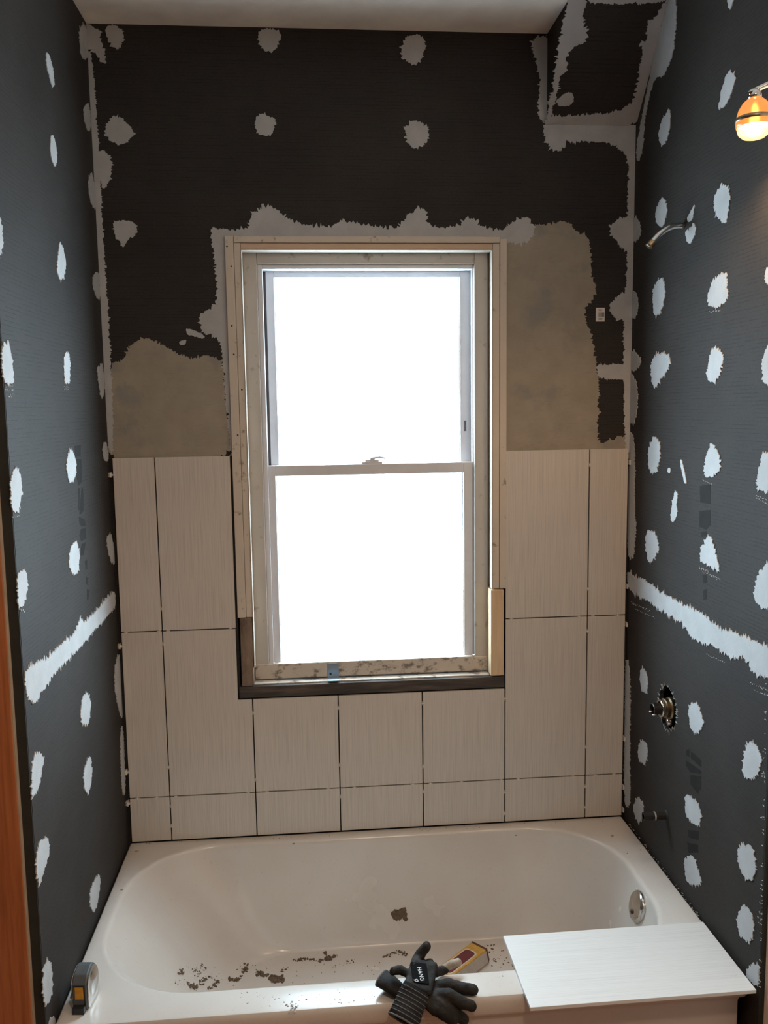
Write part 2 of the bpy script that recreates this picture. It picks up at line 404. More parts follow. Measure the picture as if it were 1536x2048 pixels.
# ================================================================= measured outlines (metres on each surface)
PAT = [('L','g',1,[(-.3979,2.501),(-.3772,2.5102),(-.3529,2.4965),(-.3405,2.46),(-.3512,2.4462),(-.3677,2.4425),(-.3832,2.461),(-.3985,2.4792)]),('L','g',1,[(-.3997,2.3218),(-.3785,2.3304),(-.3549,2.3095),(-.3579,2.2748),(-.3812,2.2583),(-.3998,2.2632),(-.4103,2.2878)]),('L','g',1,[(-.8285,2.0431),(-.794,2.0642),(-.7733,2.0623),(-.764,2.0402),(-.7661,2.0147),(-.7781,1.9939),(-.8053,1.9754),(-.8336,1.9885)]),('L','g',1,[(-.3705,2.093),(-.3521,2.0815),(-.332,2.0559),(-.3426,2.0248),(-.3625,2.0101),(-.3859,1.9974),(-.4049,2.0037),(-.4048,2.0435),(-.3863,2.0752)]),('L','g',1,[(-.785,1.8273),(-.7715,1.8255),(-.7599,1.7976),(-.7568,1.7687),(-.7577,1.7493),(-.7839,1.7456),(-.8109,1.7475),(-.8146,1.7709),(-.8174,1.7987),(-.8057,1.8182)]),('L','g',1,[(-.3725,1.838),(-.3525,1.831),(-.3434,1.8112),(-.3554,1.7747),(-.3674,1.7587),(-.406,1.7575),(-.4034,1.7904),(-.3924,1.8237)]),('L','g',1,[(-.3777,1.6038),(-.3584,1.5896),(-.3366,1.5638),(-.3499,1.5437),(-.372,1.5245),(-.4161,1.5232),(-.4207,1.5427),(-.4344,1.5579),(-.4164,1.5841)]),('L','g',1,[(-.7865,1.5831),(-.7584,1.5773),(-.7505,1.5568),(-.7493,1.5316),(-.7648,1.513),(-.7706,1.4987),(-.8089,1.4953),(-.8149,1.5232),(-.8131,1.5617)]),('L','g',1,[(-.389,1.379),(-.3644,1.3654),(-.3561,1.339),(-.3727,1.3042),(-.3972,1.2964),(-.4428,1.3112),(-.4546,1.3374),(-.4349,1.3703)]),('L','g',1,[(-.7962,1.3806),(-.761,1.3761),(-.7509,1.3486),(-.7617,1.3251),(-.7892,1.3087),(-.8126,1.3101),(-.8134,1.3362),(-.8098,1.3703)]),('L','g',1,[(-.3771,.9935),(-.3412,.9775),(-.3282,.944),(-.3489,.9183),(-.3616,.9058),(-.4251,.9244),(-.4269,.9595),(-.412,.986)]),('L','g',1,[(-.7469,.9903),(-.718,.9653),(-.7388,.9466),(-.753,.9256),(-.7881,.9146),(-.8066,.9178),(-.8057,.9544),(-.7933,.986),(-.7722,.9953)]),('L','g',1,[(-.3838,.8252),(-.3604,.8181),(-.3547,.7744),(-.3764,.744),(-.4074,.7384),(-.4343,.7702),(-.4366,.8035),(-.4142,.8197)]),('L','g',1,[(-.7692,.81),(-.7281,.792),(-.7204,.7598),(-.7487,.7414),(-.7813,.732),(-.7971,.7192),(-.8109,.7489),(-.811,.7813),(-.7974,.8009)]),('L','g',1,[(-.3826,.5038),(-.3343,.4818),(-.3481,.4439),(-.3843,.4242),(-.4095,.4273),(-.4419,.4633),(-.4338,.501)]),('L','g',1,[(-.7935,.551),(-.7623,.5331),(-.7532,.489),(-.7666,.4583),(-.7952,.4564),(-.8111,.4626),(-.8171,.5005),(-.8093,.5395)]),('L','g',1,[(-.7849,.4203),(-.7596,.4035),(-.75,.3787),(-.7745,.3836),(-.802,.4048)]),('L','g',1,[(-.0752,2.6928),(.0044,2.7325),(.0212,2.662),(-.0279,2.6302),(-.0653,2.6221),(-.0744,2.6497)]),('L','g',1,[(-.0669,2.4955),(-.0076,2.5283),(-.0011,2.4588),(-.0417,2.4435),(-.0741,2.4615)]),('L','g',1,[(-.0636,2.3173),(-.0036,2.3461),(.0118,2.2632),(-.0141,2.2466),(-.0627,2.2721)]),('L','g',1,[(-.0534,2.0661),(.0007,2.0826),(.0022,2.0104),(-.023,2.0004),(-.0588,2.0159),(-.0753,2.0402)]),('L','g',1,[(-.0754,1.8127),(-.0034,1.8261),(.0044,1.7536),(-.0434,1.7248),(-.0674,1.7723)]),('L','g',1,[(-.0593,1.6001),(-.015,1.6126),(.0103,1.5616),(-.0231,1.5492),(-.0603,1.5695)]),('L','g',1,[(-.0696,1.3409),(-.013,1.3471),(.0313,1.2593),(-.0087,1.2545),(-.0614,1.2968)]),('L','g',1,[(-.0638,.9555),(.0245,.9972),(.0148,.7777),(-.0197,.8057),(-.0617,.8807)]),('L','g',1,[(-.0327,.7495),(.0131,.7706),(-.0014,.5584),(-.0345,.5658),(-.043,.6467)]),('L','g',1.3,[(-.7998,1.1759),(-.7621,1.1779),(-.6711,1.1659),(-.6171,1.1648),(-.5395,1.1662),(-.4343,1.1623),(-.4092,1.1745),(-.383,1.1894),(-.3636,1.1695),(-.3161,1.1642),(-.1828,1.1702),(-.0949,1.1745),(-.0069,1.1775),(-.0049,1.1296),(-.0877,1.1255),(-.1938,1.1204),(-.2737,1.1245),(-.3512,1.1149),(-.4441,1.1155),(-.5497,1.1162),(-.6268,1.1167),(-.6653,1.1065),(-.7348,1.1023),(-.7656,1.0948),(-.7948,1.1227),(-.8101,1.1535)]),('R','g',1,[(-.534,2.6008),(-.572,2.5837),(-.5551,2.564),(-.5455,2.5682)]),('R','g',1,[(-.5475,2.4353),(-.5856,2.4179),(-.5826,2.3947),(-.5633,2.3738),(-.5335,2.3601),(-.504,2.3644),(-.5147,2.3884),(-.5298,2.4158)]),('R','g',1,[(-.2259,2.4678),(-.2405,2.4342),(-.2299,2.4),(-.2057,2.373),(-.1718,2.3881),(-.1602,2.4149),(-.1754,2.4425),(-.2076,2.4512)]),('R','g',1,[(-.1969,2.2427),(-.2205,2.2306),(-.2323,2.1958),(-.2174,2.1732),(-.1916,2.1616),(-.1597,2.1854),(-.1512,2.2138),(-.1739,2.235)]),('R','g',1,[(-.398,2.1793),(-.3908,2.1606),(-.3862,2.1435),(-.3636,2.1411),(-.354,2.1553),(-.3762,2.1674)]),('R','g',1,[(-.398,2.135),(-.4104,2.1145),(-.392,2.0966),(-.3757,2.0851),(-.3543,2.1038),(-.3443,2.1243),(-.3702,2.1263)]),('R','g',1,[(-.5351,2.191),(-.5645,2.1825),(-.5823,2.1617),(-.5747,2.1362),(-.5698,2.1043),(-.5583,2.0979),(-.5332,2.1099),(-.5012,2.1418),(-.504,2.1752)]),('R','g',1,[(-.2091,2.0308),(-.227,2.0084),(-.2318,1.9815),(-.2138,1.9507),(-.1913,1.9305),(-.1636,1.9335),(-.1478,1.9653),(-.1455,2.0064),(-.1687,2.0275)]),('R','g',1,[(-.5703,1.9897),(-.5792,1.9638),(-.5835,1.9352),(-.575,1.9195),(-.5341,1.9096),(-.4951,1.9211),(-.4788,1.9313),(-.4897,1.9651),(-.5118,1.9793)]),('R','g',1,[(-.7465,1.9701),(-.7719,1.971),(-.7854,1.9187),(-.7446,1.9397)]),('R','g',1,[(-.1695,1.8293),(-.2375,1.8275),(-.2773,1.8131),(-.266,1.7874),(-.2085,1.7496),(-.1714,1.7329),(-.1451,1.7587),(-.1428,1.8005)]),('R','g',1,[(-.517,1.8229),(-.5477,1.8172),(-.5735,1.7982),(-.5679,1.7722),(-.5496,1.7499),(-.515,1.7359),(-.4983,1.7519),(-.4869,1.7643),(-.4982,1.7935)]),('R','g',1,[(-.7658,1.8109),(-.7456,1.7842),(-.7458,1.7528),(-.7599,1.726),(-.8035,1.7227),(-.7974,1.8064)]),('R','g',1,[(-.1823,1.6025),(-.2107,1.5923),(-.2263,1.5585),(-.2146,1.5234),(-.1953,1.497),(-.1632,1.499),(-.1404,1.5188),(-.138,1.5615),(-.1549,1.5834)]),('R','g',1,[(-.5316,1.5991),(-.5693,1.5664),(-.5756,1.5455),(-.5644,1.5271),(-.5347,1.513),(-.4897,1.5133),(-.4934,1.5405),(-.4971,1.5651)]),('R','g',1,[(-.7641,1.5827),(-.79,1.585),(-.8117,1.5027),(-.7389,1.4992),(-.7428,1.5342),(-.7512,1.5617)]),('R','g',1,[(-.2784,1.5219),(-.2949,1.5176),(-.2892,1.5038),(-.2727,1.508)]),('R','g',1,[(-.3495,1.5486),(-.3619,1.5454),(-.3818,1.5143),(-.3953,1.487),(-.3836,1.4847),(-.3638,1.513)]),('R','g',1,[(-.3235,1.4637),(-.3426,1.4588),(-.3353,1.425),(-.3431,1.3993),(-.3224,1.3767),(-.2997,1.3805),(-.307,1.4219)]),('R','g',1,[(-.1435,1.329),(-.1903,1.3354),(-.2197,1.3142),(-.228,1.2901),(-.2086,1.2628),(-.167,1.2368),(-.14,1.2584),(-.1306,1.2935)]),('R','g',1,[(-.5254,1.3746),(-.5445,1.3627),(-.5644,1.3354),(-.5867,1.3031),(-.5823,1.2939),(-.5224,1.2976),(-.4814,1.3004),(-.4852,1.3287),(-.5002,1.3499)]),('R','g',1,[(-.7872,1.345),(-.8164,1.3556),(-.8337,1.2525),(-.7734,1.2493),(-.7473,1.2601),(-.7526,1.3057),(-.7676,1.3306)]),('R','g',1,[(-.1203,.9223),(-.1589,.9144),(-.176,.8749),(-.1587,.8496),(-.1244,.8472),(-.1068,.8829)]),('R','g',1,[(-.4622,.9303),(-.4989,.9378),(-.5171,.9157),(-.5268,.8933),(-.4954,.8592),(-.4669,.8549),(-.445,.8762),(-.443,.909)]),('R','g',1,[(-.14,.7023),(-.1743,.7036),(-.1834,.6738),(-.1629,.6346),(-.1245,.6262),(-.1074,.6503),(-.1138,.6795)]),('R','g',1,[(-.7524,.9397),(-.7783,.9419),(-.8,.9336),(-.802,.9061),(-.789,.88),(-.7585,.8526),(-.7274,.8484),(-.7271,.8861),(-.7361,.9192)]),('R','g',1,[(-.4484,.6768),(-.4866,.6809),(-.5213,.6746),(-.5338,.6541),(-.5164,.6188),(-.482,.6151),(-.4368,.6203),(-.441,.65),(-.4313,.6592)]),('R','g',1,[(-.0993,.5013),(-.146,.5185),(-.1628,.4952),(-.1455,.4554),(-.1231,.4316),(-.0941,.446),(-.0808,.4637)]),('R','g',1,[(-.7405,.6923),(-.7732,.7048),(-.7915,.6934),(-.7984,.6561),(-.7853,.6274),(-.7525,.6182),(-.7217,.6313),(-.717,.6653)]),('R','g',1,[(-.4383,.4957),(-.493,.5322),(-.5179,.5051),(-.5473,.4881),(-.4782,.4386),(-.4476,.4447)]),('R','g',1,[(-.7353,.5352),(-.7614,.5547),(-.7906,.551),(-.7985,.532),(-.7946,.4937),(-.7739,.4729),(-.7397,.4703),(-.7219,.4899)]),('R','g',1,[(-.8272,.4617),(-.8274,.3988),(-.7907,.392),(-.7678,.3968),(-.7987,.4363)]),('R','g',1,[(.0318,2.2329),(-.0074,2.2358),(-.0437,2.2001),(-.0451,2.1747),(-.0112,2.1645),(.0289,2.1779)]),('R','g',1,[(.0289,2.023),(-.0188,2.0209),(-.04,1.9854),(-.0305,1.9465),(.0166,1.9413)]),('R','g',1,[(.0281,1.8496),(-.0201,1.8478),(-.0758,1.8155),(-.0464,1.7941),(.0086,1.7864)]),('R','g',1,[(.0409,1.7774),(.0086,1.7864),(-.0407,1.7552),(-.0512,1.7041),(-.0351,1.6382),(.0168,1.6301)]),('R','g',1,[(.0401,1.5993),(-.0126,1.6127),(-.0354,1.5569),(-.0401,1.393),(-.0551,1.3347),(-.0443,1.2378),(.0039,1.2188),(.0258,1.4013)]),('R','g',1,[(.0132,.9013),(-.0204,.908),(-.039,.7903),(-.0389,.6304),(-.0553,.4759),(-.032,.4354),(-.001,.4504),(.0069,.6934)]),('R','g',1.3,[(.0108,1.1896),(-.0476,1.1744),(-.1139,1.1828),(-.1702,1.1792),(-.2588,1.1732),(-.325,1.1735),(-.388,1.1673),(-.4894,1.175),(-.5576,1.1626),(-.6211,1.1603),(-.6684,1.1701),(-.7034,1.1642),(-.7577,1.173),(-.8116,1.1745),(-.8236,1.1735),(-.8244,1.1083),(-.7842,1.0967),(-.7522,1.098),(-.7288,1.1195),(-.7061,1.1244),(-.6728,1.1054),(-.5998,1.106),(-.5348,1.1066),(-.4946,1.0944),(-.437,1.0997),(-.4062,1.1183),(-.3119,1.1196),(-.2094,1.1238),(-.078,1.1273),(-.0006,1.1294)]),('R','g',.8,[(-.2097,2.742),(-.2604,2.7192),(-.2589,2.6427),(-.2408,2.5865),(-.2041,2.5657),(-.1753,2.5575),(-.134,2.5765),(-.1007,2.5546),(-.0778,2.5189),(-.0544,2.4823),(-.0512,2.4075),(-.0113,2.3802),(.0025,2.423),(-.0353,2.4939),(-.0914,2.5948),(-.1547,2.686)]),('B','g',1,[(-.3111,2.7254),(-.2902,2.7376),(-.256,2.7344),(-.247,2.7137),(-.2573,2.6912),(-.2715,2.6752),(-.292,2.6774),(-.3079,2.6954)]),('B','g',1,[(-.3249,2.5077),(-.2971,2.5108),(-.2738,2.5018),(-.2702,2.4818),(-.2779,2.4576),(-.299,2.4506),(-.3236,2.4611)]),('B','g',1,[(.0955,2.7206),(.1238,2.7292),(.1548,2.7218),(.1545,2.6886),(.1444,2.6645),(.1258,2.6495),(.1047,2.6584),(.0837,2.6713)]),('B','g',1,[(.0956,2.4864),(.1314,2.5017),(.1698,2.4751),(.1522,2.4327),(.1206,2.4214),(.0993,2.4389)]),('B','g',1,[(-.7353,2.4759),(-.7069,2.5052),(-.6678,2.4768),(-.6554,2.4532),(-.6838,2.4264),(-.7043,2.4222),(-.7305,2.4391)]),('B','g',1,[(-.7255,2.216),(-.7005,2.2242),(-.664,2.2162),(-.6625,2.1891),(-.6938,2.1659),(-.7032,2.1414),(-.7104,2.1618),(-.7257,2.1849)]),('B','g',1,[(-.7263,2.7296),(-.6992,2.7392),(-.6759,2.7242),(-.672,2.696),(-.6917,2.6749),(-.7114,2.6823)]),('B','g',1,[(-.7855,2.7373),(-.742,2.7331),(-.7313,2.6845),(-.7199,2.6459),(-.7301,2.6302),(-.7523,2.6647),(-.7759,2.6707)]),('B','g',1,[(-.763,2.4096),(-.7321,2.4073),(-.7204,2.3702),(-.734,2.3167),(-.755,2.3032)]),('B','g',1,[(-.5382,1.9243),(-.5229,1.9228),(-.4857,1.9029),(-.4888,1.8945),(-.518,1.9032),(-.5374,1.9103)]),('B','g',1,[(-.5608,1.8881),(-.538,1.8949),(-.5399,1.8823),(-.5543,1.8754)]),('B','g',1,[(.6873,2.1997),(.7213,2.2325),(.7467,2.2397),(.7678,2.2397),(.7701,2.1286),(.7334,2.1471),(.7133,2.1714)]),('B','g',1,[(.6953,1.9846),(.7252,2.0135),(.7553,2.0278),(.766,2.0278),(.7676,1.945),(.7265,1.9409),(.7065,1.9556)]),('B','g',1,[(.663,1.8127),(.758,1.8117),(.7589,1.7644),(.7297,1.7647),(.6683,1.7684),(.6649,1.7906)]),('B','g',.7,[(-.7812,2.6706),(-.7572,2.6711),(-.7552,2.1414),(-.7514,1.8379),(-.7563,1.5756),(-.7731,1.576),(-.7764,1.8381),(-.7798,2.1414)]),('B','g',.7,[(.7463,2.4181),(.776,2.4254),(.7683,2.2142),(.7708,1.9407),(.7725,1.5473),(.7538,1.5476),(.7451,1.7646),(.742,1.9262),(.7487,2.0567),(.7487,2.2141)]),('B','g',1,[(.4983,2.5079),(.7654,2.5086),(.7952,2.509),(.794,2.4256),(.7784,2.3835),(.7499,2.3833),(.7419,2.4111),(.7223,2.4248),(.6996,2.4427),(.6476,2.4477),(.5885,2.4442),(.562,2.4467),(.5563,2.4231),(.5372,2.4202),(.5151,2.4269),(.4973,2.4501)]),('B','g',1,[(.4591,2.7307),(.5212,2.736),(.5116,2.4916),(.4793,2.5049),(.4845,2.6072),(.4739,2.6719),(.4636,2.6906)]),('B','g',1.3,[(-.4463,2.2033),(-.4325,2.2006),(-.3908,2.1967),(-.3543,2.2009),(-.3416,2.2447),(-.313,2.2653),(-.2781,2.26),(-.2438,2.2287),(-.2161,2.2123),(-.1226,2.2071),(-.0881,2.2238),(-.0412,2.2129),(.0648,2.1966),(.0912,2.23),(.1247,2.2593),(.1535,2.2566),(.1661,2.2024),(.249,2.2083),(.2608,2.2307),(.3032,2.2308),(.309,2.2085),(.375,2.1974),(.4059,2.22),(.4412,2.237),(.4724,2.2174),(.4696,2.185),(.4431,2.1567),(.3943,2.1651),(.3839,2.1566),(-.4062,2.1555),(-.4336,2.1692),(-.4471,2.1828)]),('B','g',1,[(-.4633,2.1965),(-.4254,2.2034),(-.3913,2.183),(-.3985,1.5545),(-.423,1.5549),(-.4331,1.6736),(-.4366,1.8164),(-.4436,1.8956),(-.4896,1.91),(-.5012,1.9381),(-.4973,1.966),(-.45,1.9895),(-.4478,2.0492),(-.4528,2.1417)]),('B','t',1,[(-.7573,1.8309),(-.7169,1.8333),(-.701,1.8752),(-.6579,1.9028),(-.595,1.8743),(-.5581,1.8501),(-.5262,1.8399),(-.4877,1.8495),(-.4457,1.8392),(-.4366,1.8164),(-.4331,1.6736),(-.4206,1.5403),(-.772,1.5429),(-.7754,1.6404)]),('B','t',1,[(.3691,2.196),(.3692,2.1848),(.4282,2.1849),(.4783,2.2132),(.5717,2.2276),(.593,2.1952),(.635,2.1826),(.6403,2.1285),(.6442,2.0612),(.6596,2.0425),(.6555,2.0137),(.6258,1.9748),(.6264,1.9313),(.6417,1.9167),(.6515,1.8729),(.6584,1.8142),(.6683,1.7654),(.6698,1.666),(.6661,1.6063),(.6774,1.5716),(.7373,1.6006),(.7655,1.5851),(.7668,1.5171),(.7607,1.5127),(.3701,1.5174),(.3701,1.5323),(.3694,2.0003)]),('S','g',1,[(.4964,.3288),(.5504,.3301),(.5455,.2742),(.5696,.2516),(.5645,.2193),(.5404,.21),(.5213,.1894),(.5333,.1652),(.5273,.1468),(.5171,.1348),(.5168,.0647),(.513,.0327),(.5257,-.0026),(.4961,-.0088),(.5029,.0549),(.4979,.2092)]),('S','g',1,[(.51,.0256),(.5591,.0277),(.6935,.0352),(.7384,.0653),(.743,.097),(.7322,.2086),(.7191,.221),(.7384,.2315),(.7239,.2683),(.7321,.2782),(.755,.3028),(.7533,.3312),(.7707,.3316),(.7684,.2569),(.7736,.1419),(.7938,-.0079),(.4996,-.0116)]),('S','g',.8,[(.5163,.0675),(.5453,.0939),(.5587,.0914),(.5714,.0724),(.5657,.0586),(.5441,.0513),(.5225,.0579)]),('S','g',.8,[(.5462,.3311),(.7586,.336),(.7567,.3242),(.6537,.3172),(.56,.3174)])]
MARK = [('L',[(-.3409,1.6084),(-.2848,1.6087),(-.2907,1.5812),(-.3375,1.5812)]),('L',[(-.334,1.576),(-.2875,1.5735),(-.2838,1.5454),(-.2952,1.5145),(-.3245,1.5106),(-.3422,1.5369)]),('L',[(-.3266,1.5008),(-.3119,1.5033),(-.3283,1.4483),(-.342,1.4498)]),('L',[(-.2978,1.502),(-.2844,1.497),(-.2908,1.444),(-.3066,1.4382),(-.3309,1.436),(-.3293,1.4433)]),('L',[(-.3365,1.4316),(-.286,1.4203),(-.2802,1.4015),(-.3181,1.4066),(-.3356,1.4139)]),('L',[(-.3243,1.3998),(-.2812,1.3965),(-.2823,1.3682),(-.3306,1.3703),(-.3412,1.387)]),('L',[(-.3275,1.3622),(-.289,1.3601),(-.3146,1.332),(-.343,1.3342)]),('L',[(-.3036,1.3147),(-.284,1.3139),(-.2888,1.2913),(-.3032,1.2939)]),('L',[(-.3029,1.2719),(-.2837,1.2681),(-.2926,1.2503),(-.3111,1.2567)]),('L',[(-.2995,1.2413),(-.2759,1.2337),(-.2905,1.2132),(-.3054,1.2139)]),('R',[(-.4668,1.4867),(-.5228,1.4963),(-.5285,1.4483),(-.4722,1.446)]),('R',[(-.468,1.4243),(-.5268,1.4335),(-.5292,1.3972),(-.5089,1.3821),(-.4705,1.3844)]),('R',[(-.4823,1.3735),(-.5091,1.3797),(-.5099,1.3674),(-.4831,1.361)]),('R',[(-.4973,1.268),(-.5161,1.2715),(-.5226,1.2541),(-.5013,1.2486)]),('R',[(-.5024,1.2312),(-.521,1.2376),(-.5225,1.2129),(-.504,1.2063)]),('R',[(-.4324,.7901),(-.4498,.7998),(-.4511,.7787),(-.4334,.7741)]),('R',[(-.4588,.7981),(-.519,.799),(-.5202,.7798),(-.4599,.7797)]),('R',[(-.4311,.7622),(-.5208,.7709),(-.5213,.7632),(-.4594,.7403),(-.435,.7475)]),('R',[(-.4598,.7337),(-.5216,.7581),(-.5235,.7286),(-.5053,.703),(-.4613,.7099)]),('R',[(-.4573,.5821),(-.517,.6097),(-.5157,.5849),(-.4932,.5759),(-.4585,.5634)]),('R',[(-.4535,.5456),(-.5137,.5704),(-.5177,.5523),(-.4611,.5206)])]
DASH = [('L',(-.8012,1.7412),(-.7561,1.7426)),('L',(-.808,1.7344),(-.7603,1.7356)),('L',(-.7908,1.7234),(-.7538,1.7241)),('L',(-.4072,1.7516),(-.3643,1.7528)),('L',(-.4042,1.7458),(-.3699,1.7467)),('L',(-.8153,1.4911),(-.7701,1.4856)),('L',(-.8109,1.3037),(-.7766,1.2956)),('R',(-.4822,1.5028),(-.5358,1.4962)),('R',(-.477,1.2831),(-.5314,1.2819)),('R',(-.5371,1.2756),(-.5886,1.2746)),('R',(-.4885,1.2764),(-.5785,1.2746)),('R',(-.7395,1.4905),(-.8073,1.4814)),('R',(-.74,1.484),(-.8078,1.4752)),('R',(-.4906,1.9099),(-.5469,1.9035)),('R',(-.5287,1.0759),(-.6263,1.0832)),('R',(-.7431,1.0723),(-.8184,1.0787)),('R',(-.7613,1.0611),(-.8273,1.0672)),('R',(-.0274,1.0931),(-.1746,1.101)),('R',(-.0606,1.0806),(-.2113,1.0896)),('R',(-.8061,1.0882),(-.8141,1.0886)),('R',(-.8031,1.0683),(-.8147,1.0691)),('R',(-.8102,1.031),(-.8158,1.0315)),('R',(-.8071,1.0272),(-.8159,1.0279)),('R',(-.8058,1.0248),(-.816,1.0257)),('R',(-.8077,1.0116),(-.8164,1.0124)),('R',(-.8103,.9802),(-.8174,.9809)),('R',(-.8118,.9476),(-.8184,.9484)),('R',(-.806,.9389),(-.8186,.9405)),('R',(-.8093,.9268),(-.819,.9281)),('R',(-.8113,.8941),(-.82,.8955)),('R',(-.8041,.887),(-.8202,.8896)),('R',(-.8053,.8834),(-.8203,.8859)),('R',(-.8044,.8831),(-.8203,.8857)),('R',(-.8173,.8744),(-.8207,.8749)),('R',(-.819,.8327),(-.822,.8333)),('R',(-.8145,.8199),(-.8223,.8215)),('R',(-.8194,.7947),(-.8231,.7955)),('R',(-.8111,.7915),(-.8232,.7941)),('R',(-.8058,.7886),(-.8232,.7923)),('R',(-.8181,.7644),(-.824,.7657)),('R',(-.8179,.7589),(-.8242,.7603)),('R',(-.8154,.7316),(-.825,.734)),('R',(-.8146,.6849),(-.8264,.6881)),('R',(-.8152,.6829),(-.8265,.686)),('R',(-.8198,.683),(-.8265,.6849)),('R',(-.8219,.6528),(-.8275,.6544)),('R',(-.8187,.6386),(-.8279,.6414)),('R',(-.8171,.6317),(-.8281,.6349)),('R',(-.8245,.6318),(-.8281,.6329)),('R',(-.8216,.615),(-.8286,.6172)),('R',(-.8221,.6055),(-.8289,.6077)),('R',(-.8168,.5961),(-.8292,.6001)),('R',(-.8233,.5873),(-.8295,.5893)),('R',(-.8245,.5787),(-.8298,.5805)),('R',(-.8161,.5736),(-.8298,.5782)),('R',(-.8177,.5713),(-.8299,.5754)),('R',(-.8111,.5568),(-.8303,.5633)),('R',(-.8149,.5475),(-.8306,.553)),('R',(-.8216,.5296),(-.8312,.533)),('R',(-.8242,.5169),(-.8316,.5196)),('R',(-.8251,.5101),(-.8318,.5126)),('R',(-.8254,.4653),(-.8332,.4684)),('R',(-.828,.4373),(-.8341,.4398)),('R',(-.8271,.4188),(-.8346,.422)),('R',(-.8283,.4067),(-.835,.4096))]
SPACER = [(-.6436,1.1151,'v'),(-.7461,1.0467,'h'),(-.6508,1.0493,'h'),(-.6249,1.0453,'h'),(-.4426,1.0492,'h'),(-.6424,1.0097,'v'),(-.6444,.6295,'v'),(-.737,.537,'h'),(-.6811,.534,'h'),(-.6232,.5355,'h'),(-.408,.5366,'h'),(-.3507,.5367,'h'),(-.1654,.5395,'h'),(-.0843,.5352,'h'),(.0949,.5369,'h'),(.1509,.5372,'h'),(.2479,.5385,'h'),(.3722,.5368,'h'),(.4261,.5373,'h'),(-.3849,.7872,'v'),(-.3857,.5767,'v'),(-.1265,.7912,'v'),(-.1272,.611,'v'),(-.1246,.51,'v'),(.1269,.794,'v'),(.1266,.5932,'v'),(.1274,.5125,'v'),(.3843,.7969,'v'),(.385,.497,'v'),(.3851,.4266,'v'),(-.6423,.5065,'v'),(-.6435,.4446,'v'),(.6362,1.5128,'v'),(.6399,1.1333,'v'),(.6143,1.0499,'h'),(.6583,1.0484,'h'),(.7356,1.0488,'h'),(.6401,1.0019,'v'),(.6403,.6306,'v'),(.6014,.5395,'h'),(.6753,.539,'h'),(.7334,.5376,'h'),(.6404,.5014,'v'),(.6397,.4321,'v'),(.4039,1.0526,'h')]
EDGE = [(-.7642,1.5118),(-.7638,1.0068),(-.7668,.6202),(-.7642,.5227),(.7597,1.5179),(.7608,1.1372),(.7615,1.0179),(.7636,.6507),(.7634,.4915),(.7631,.417)]
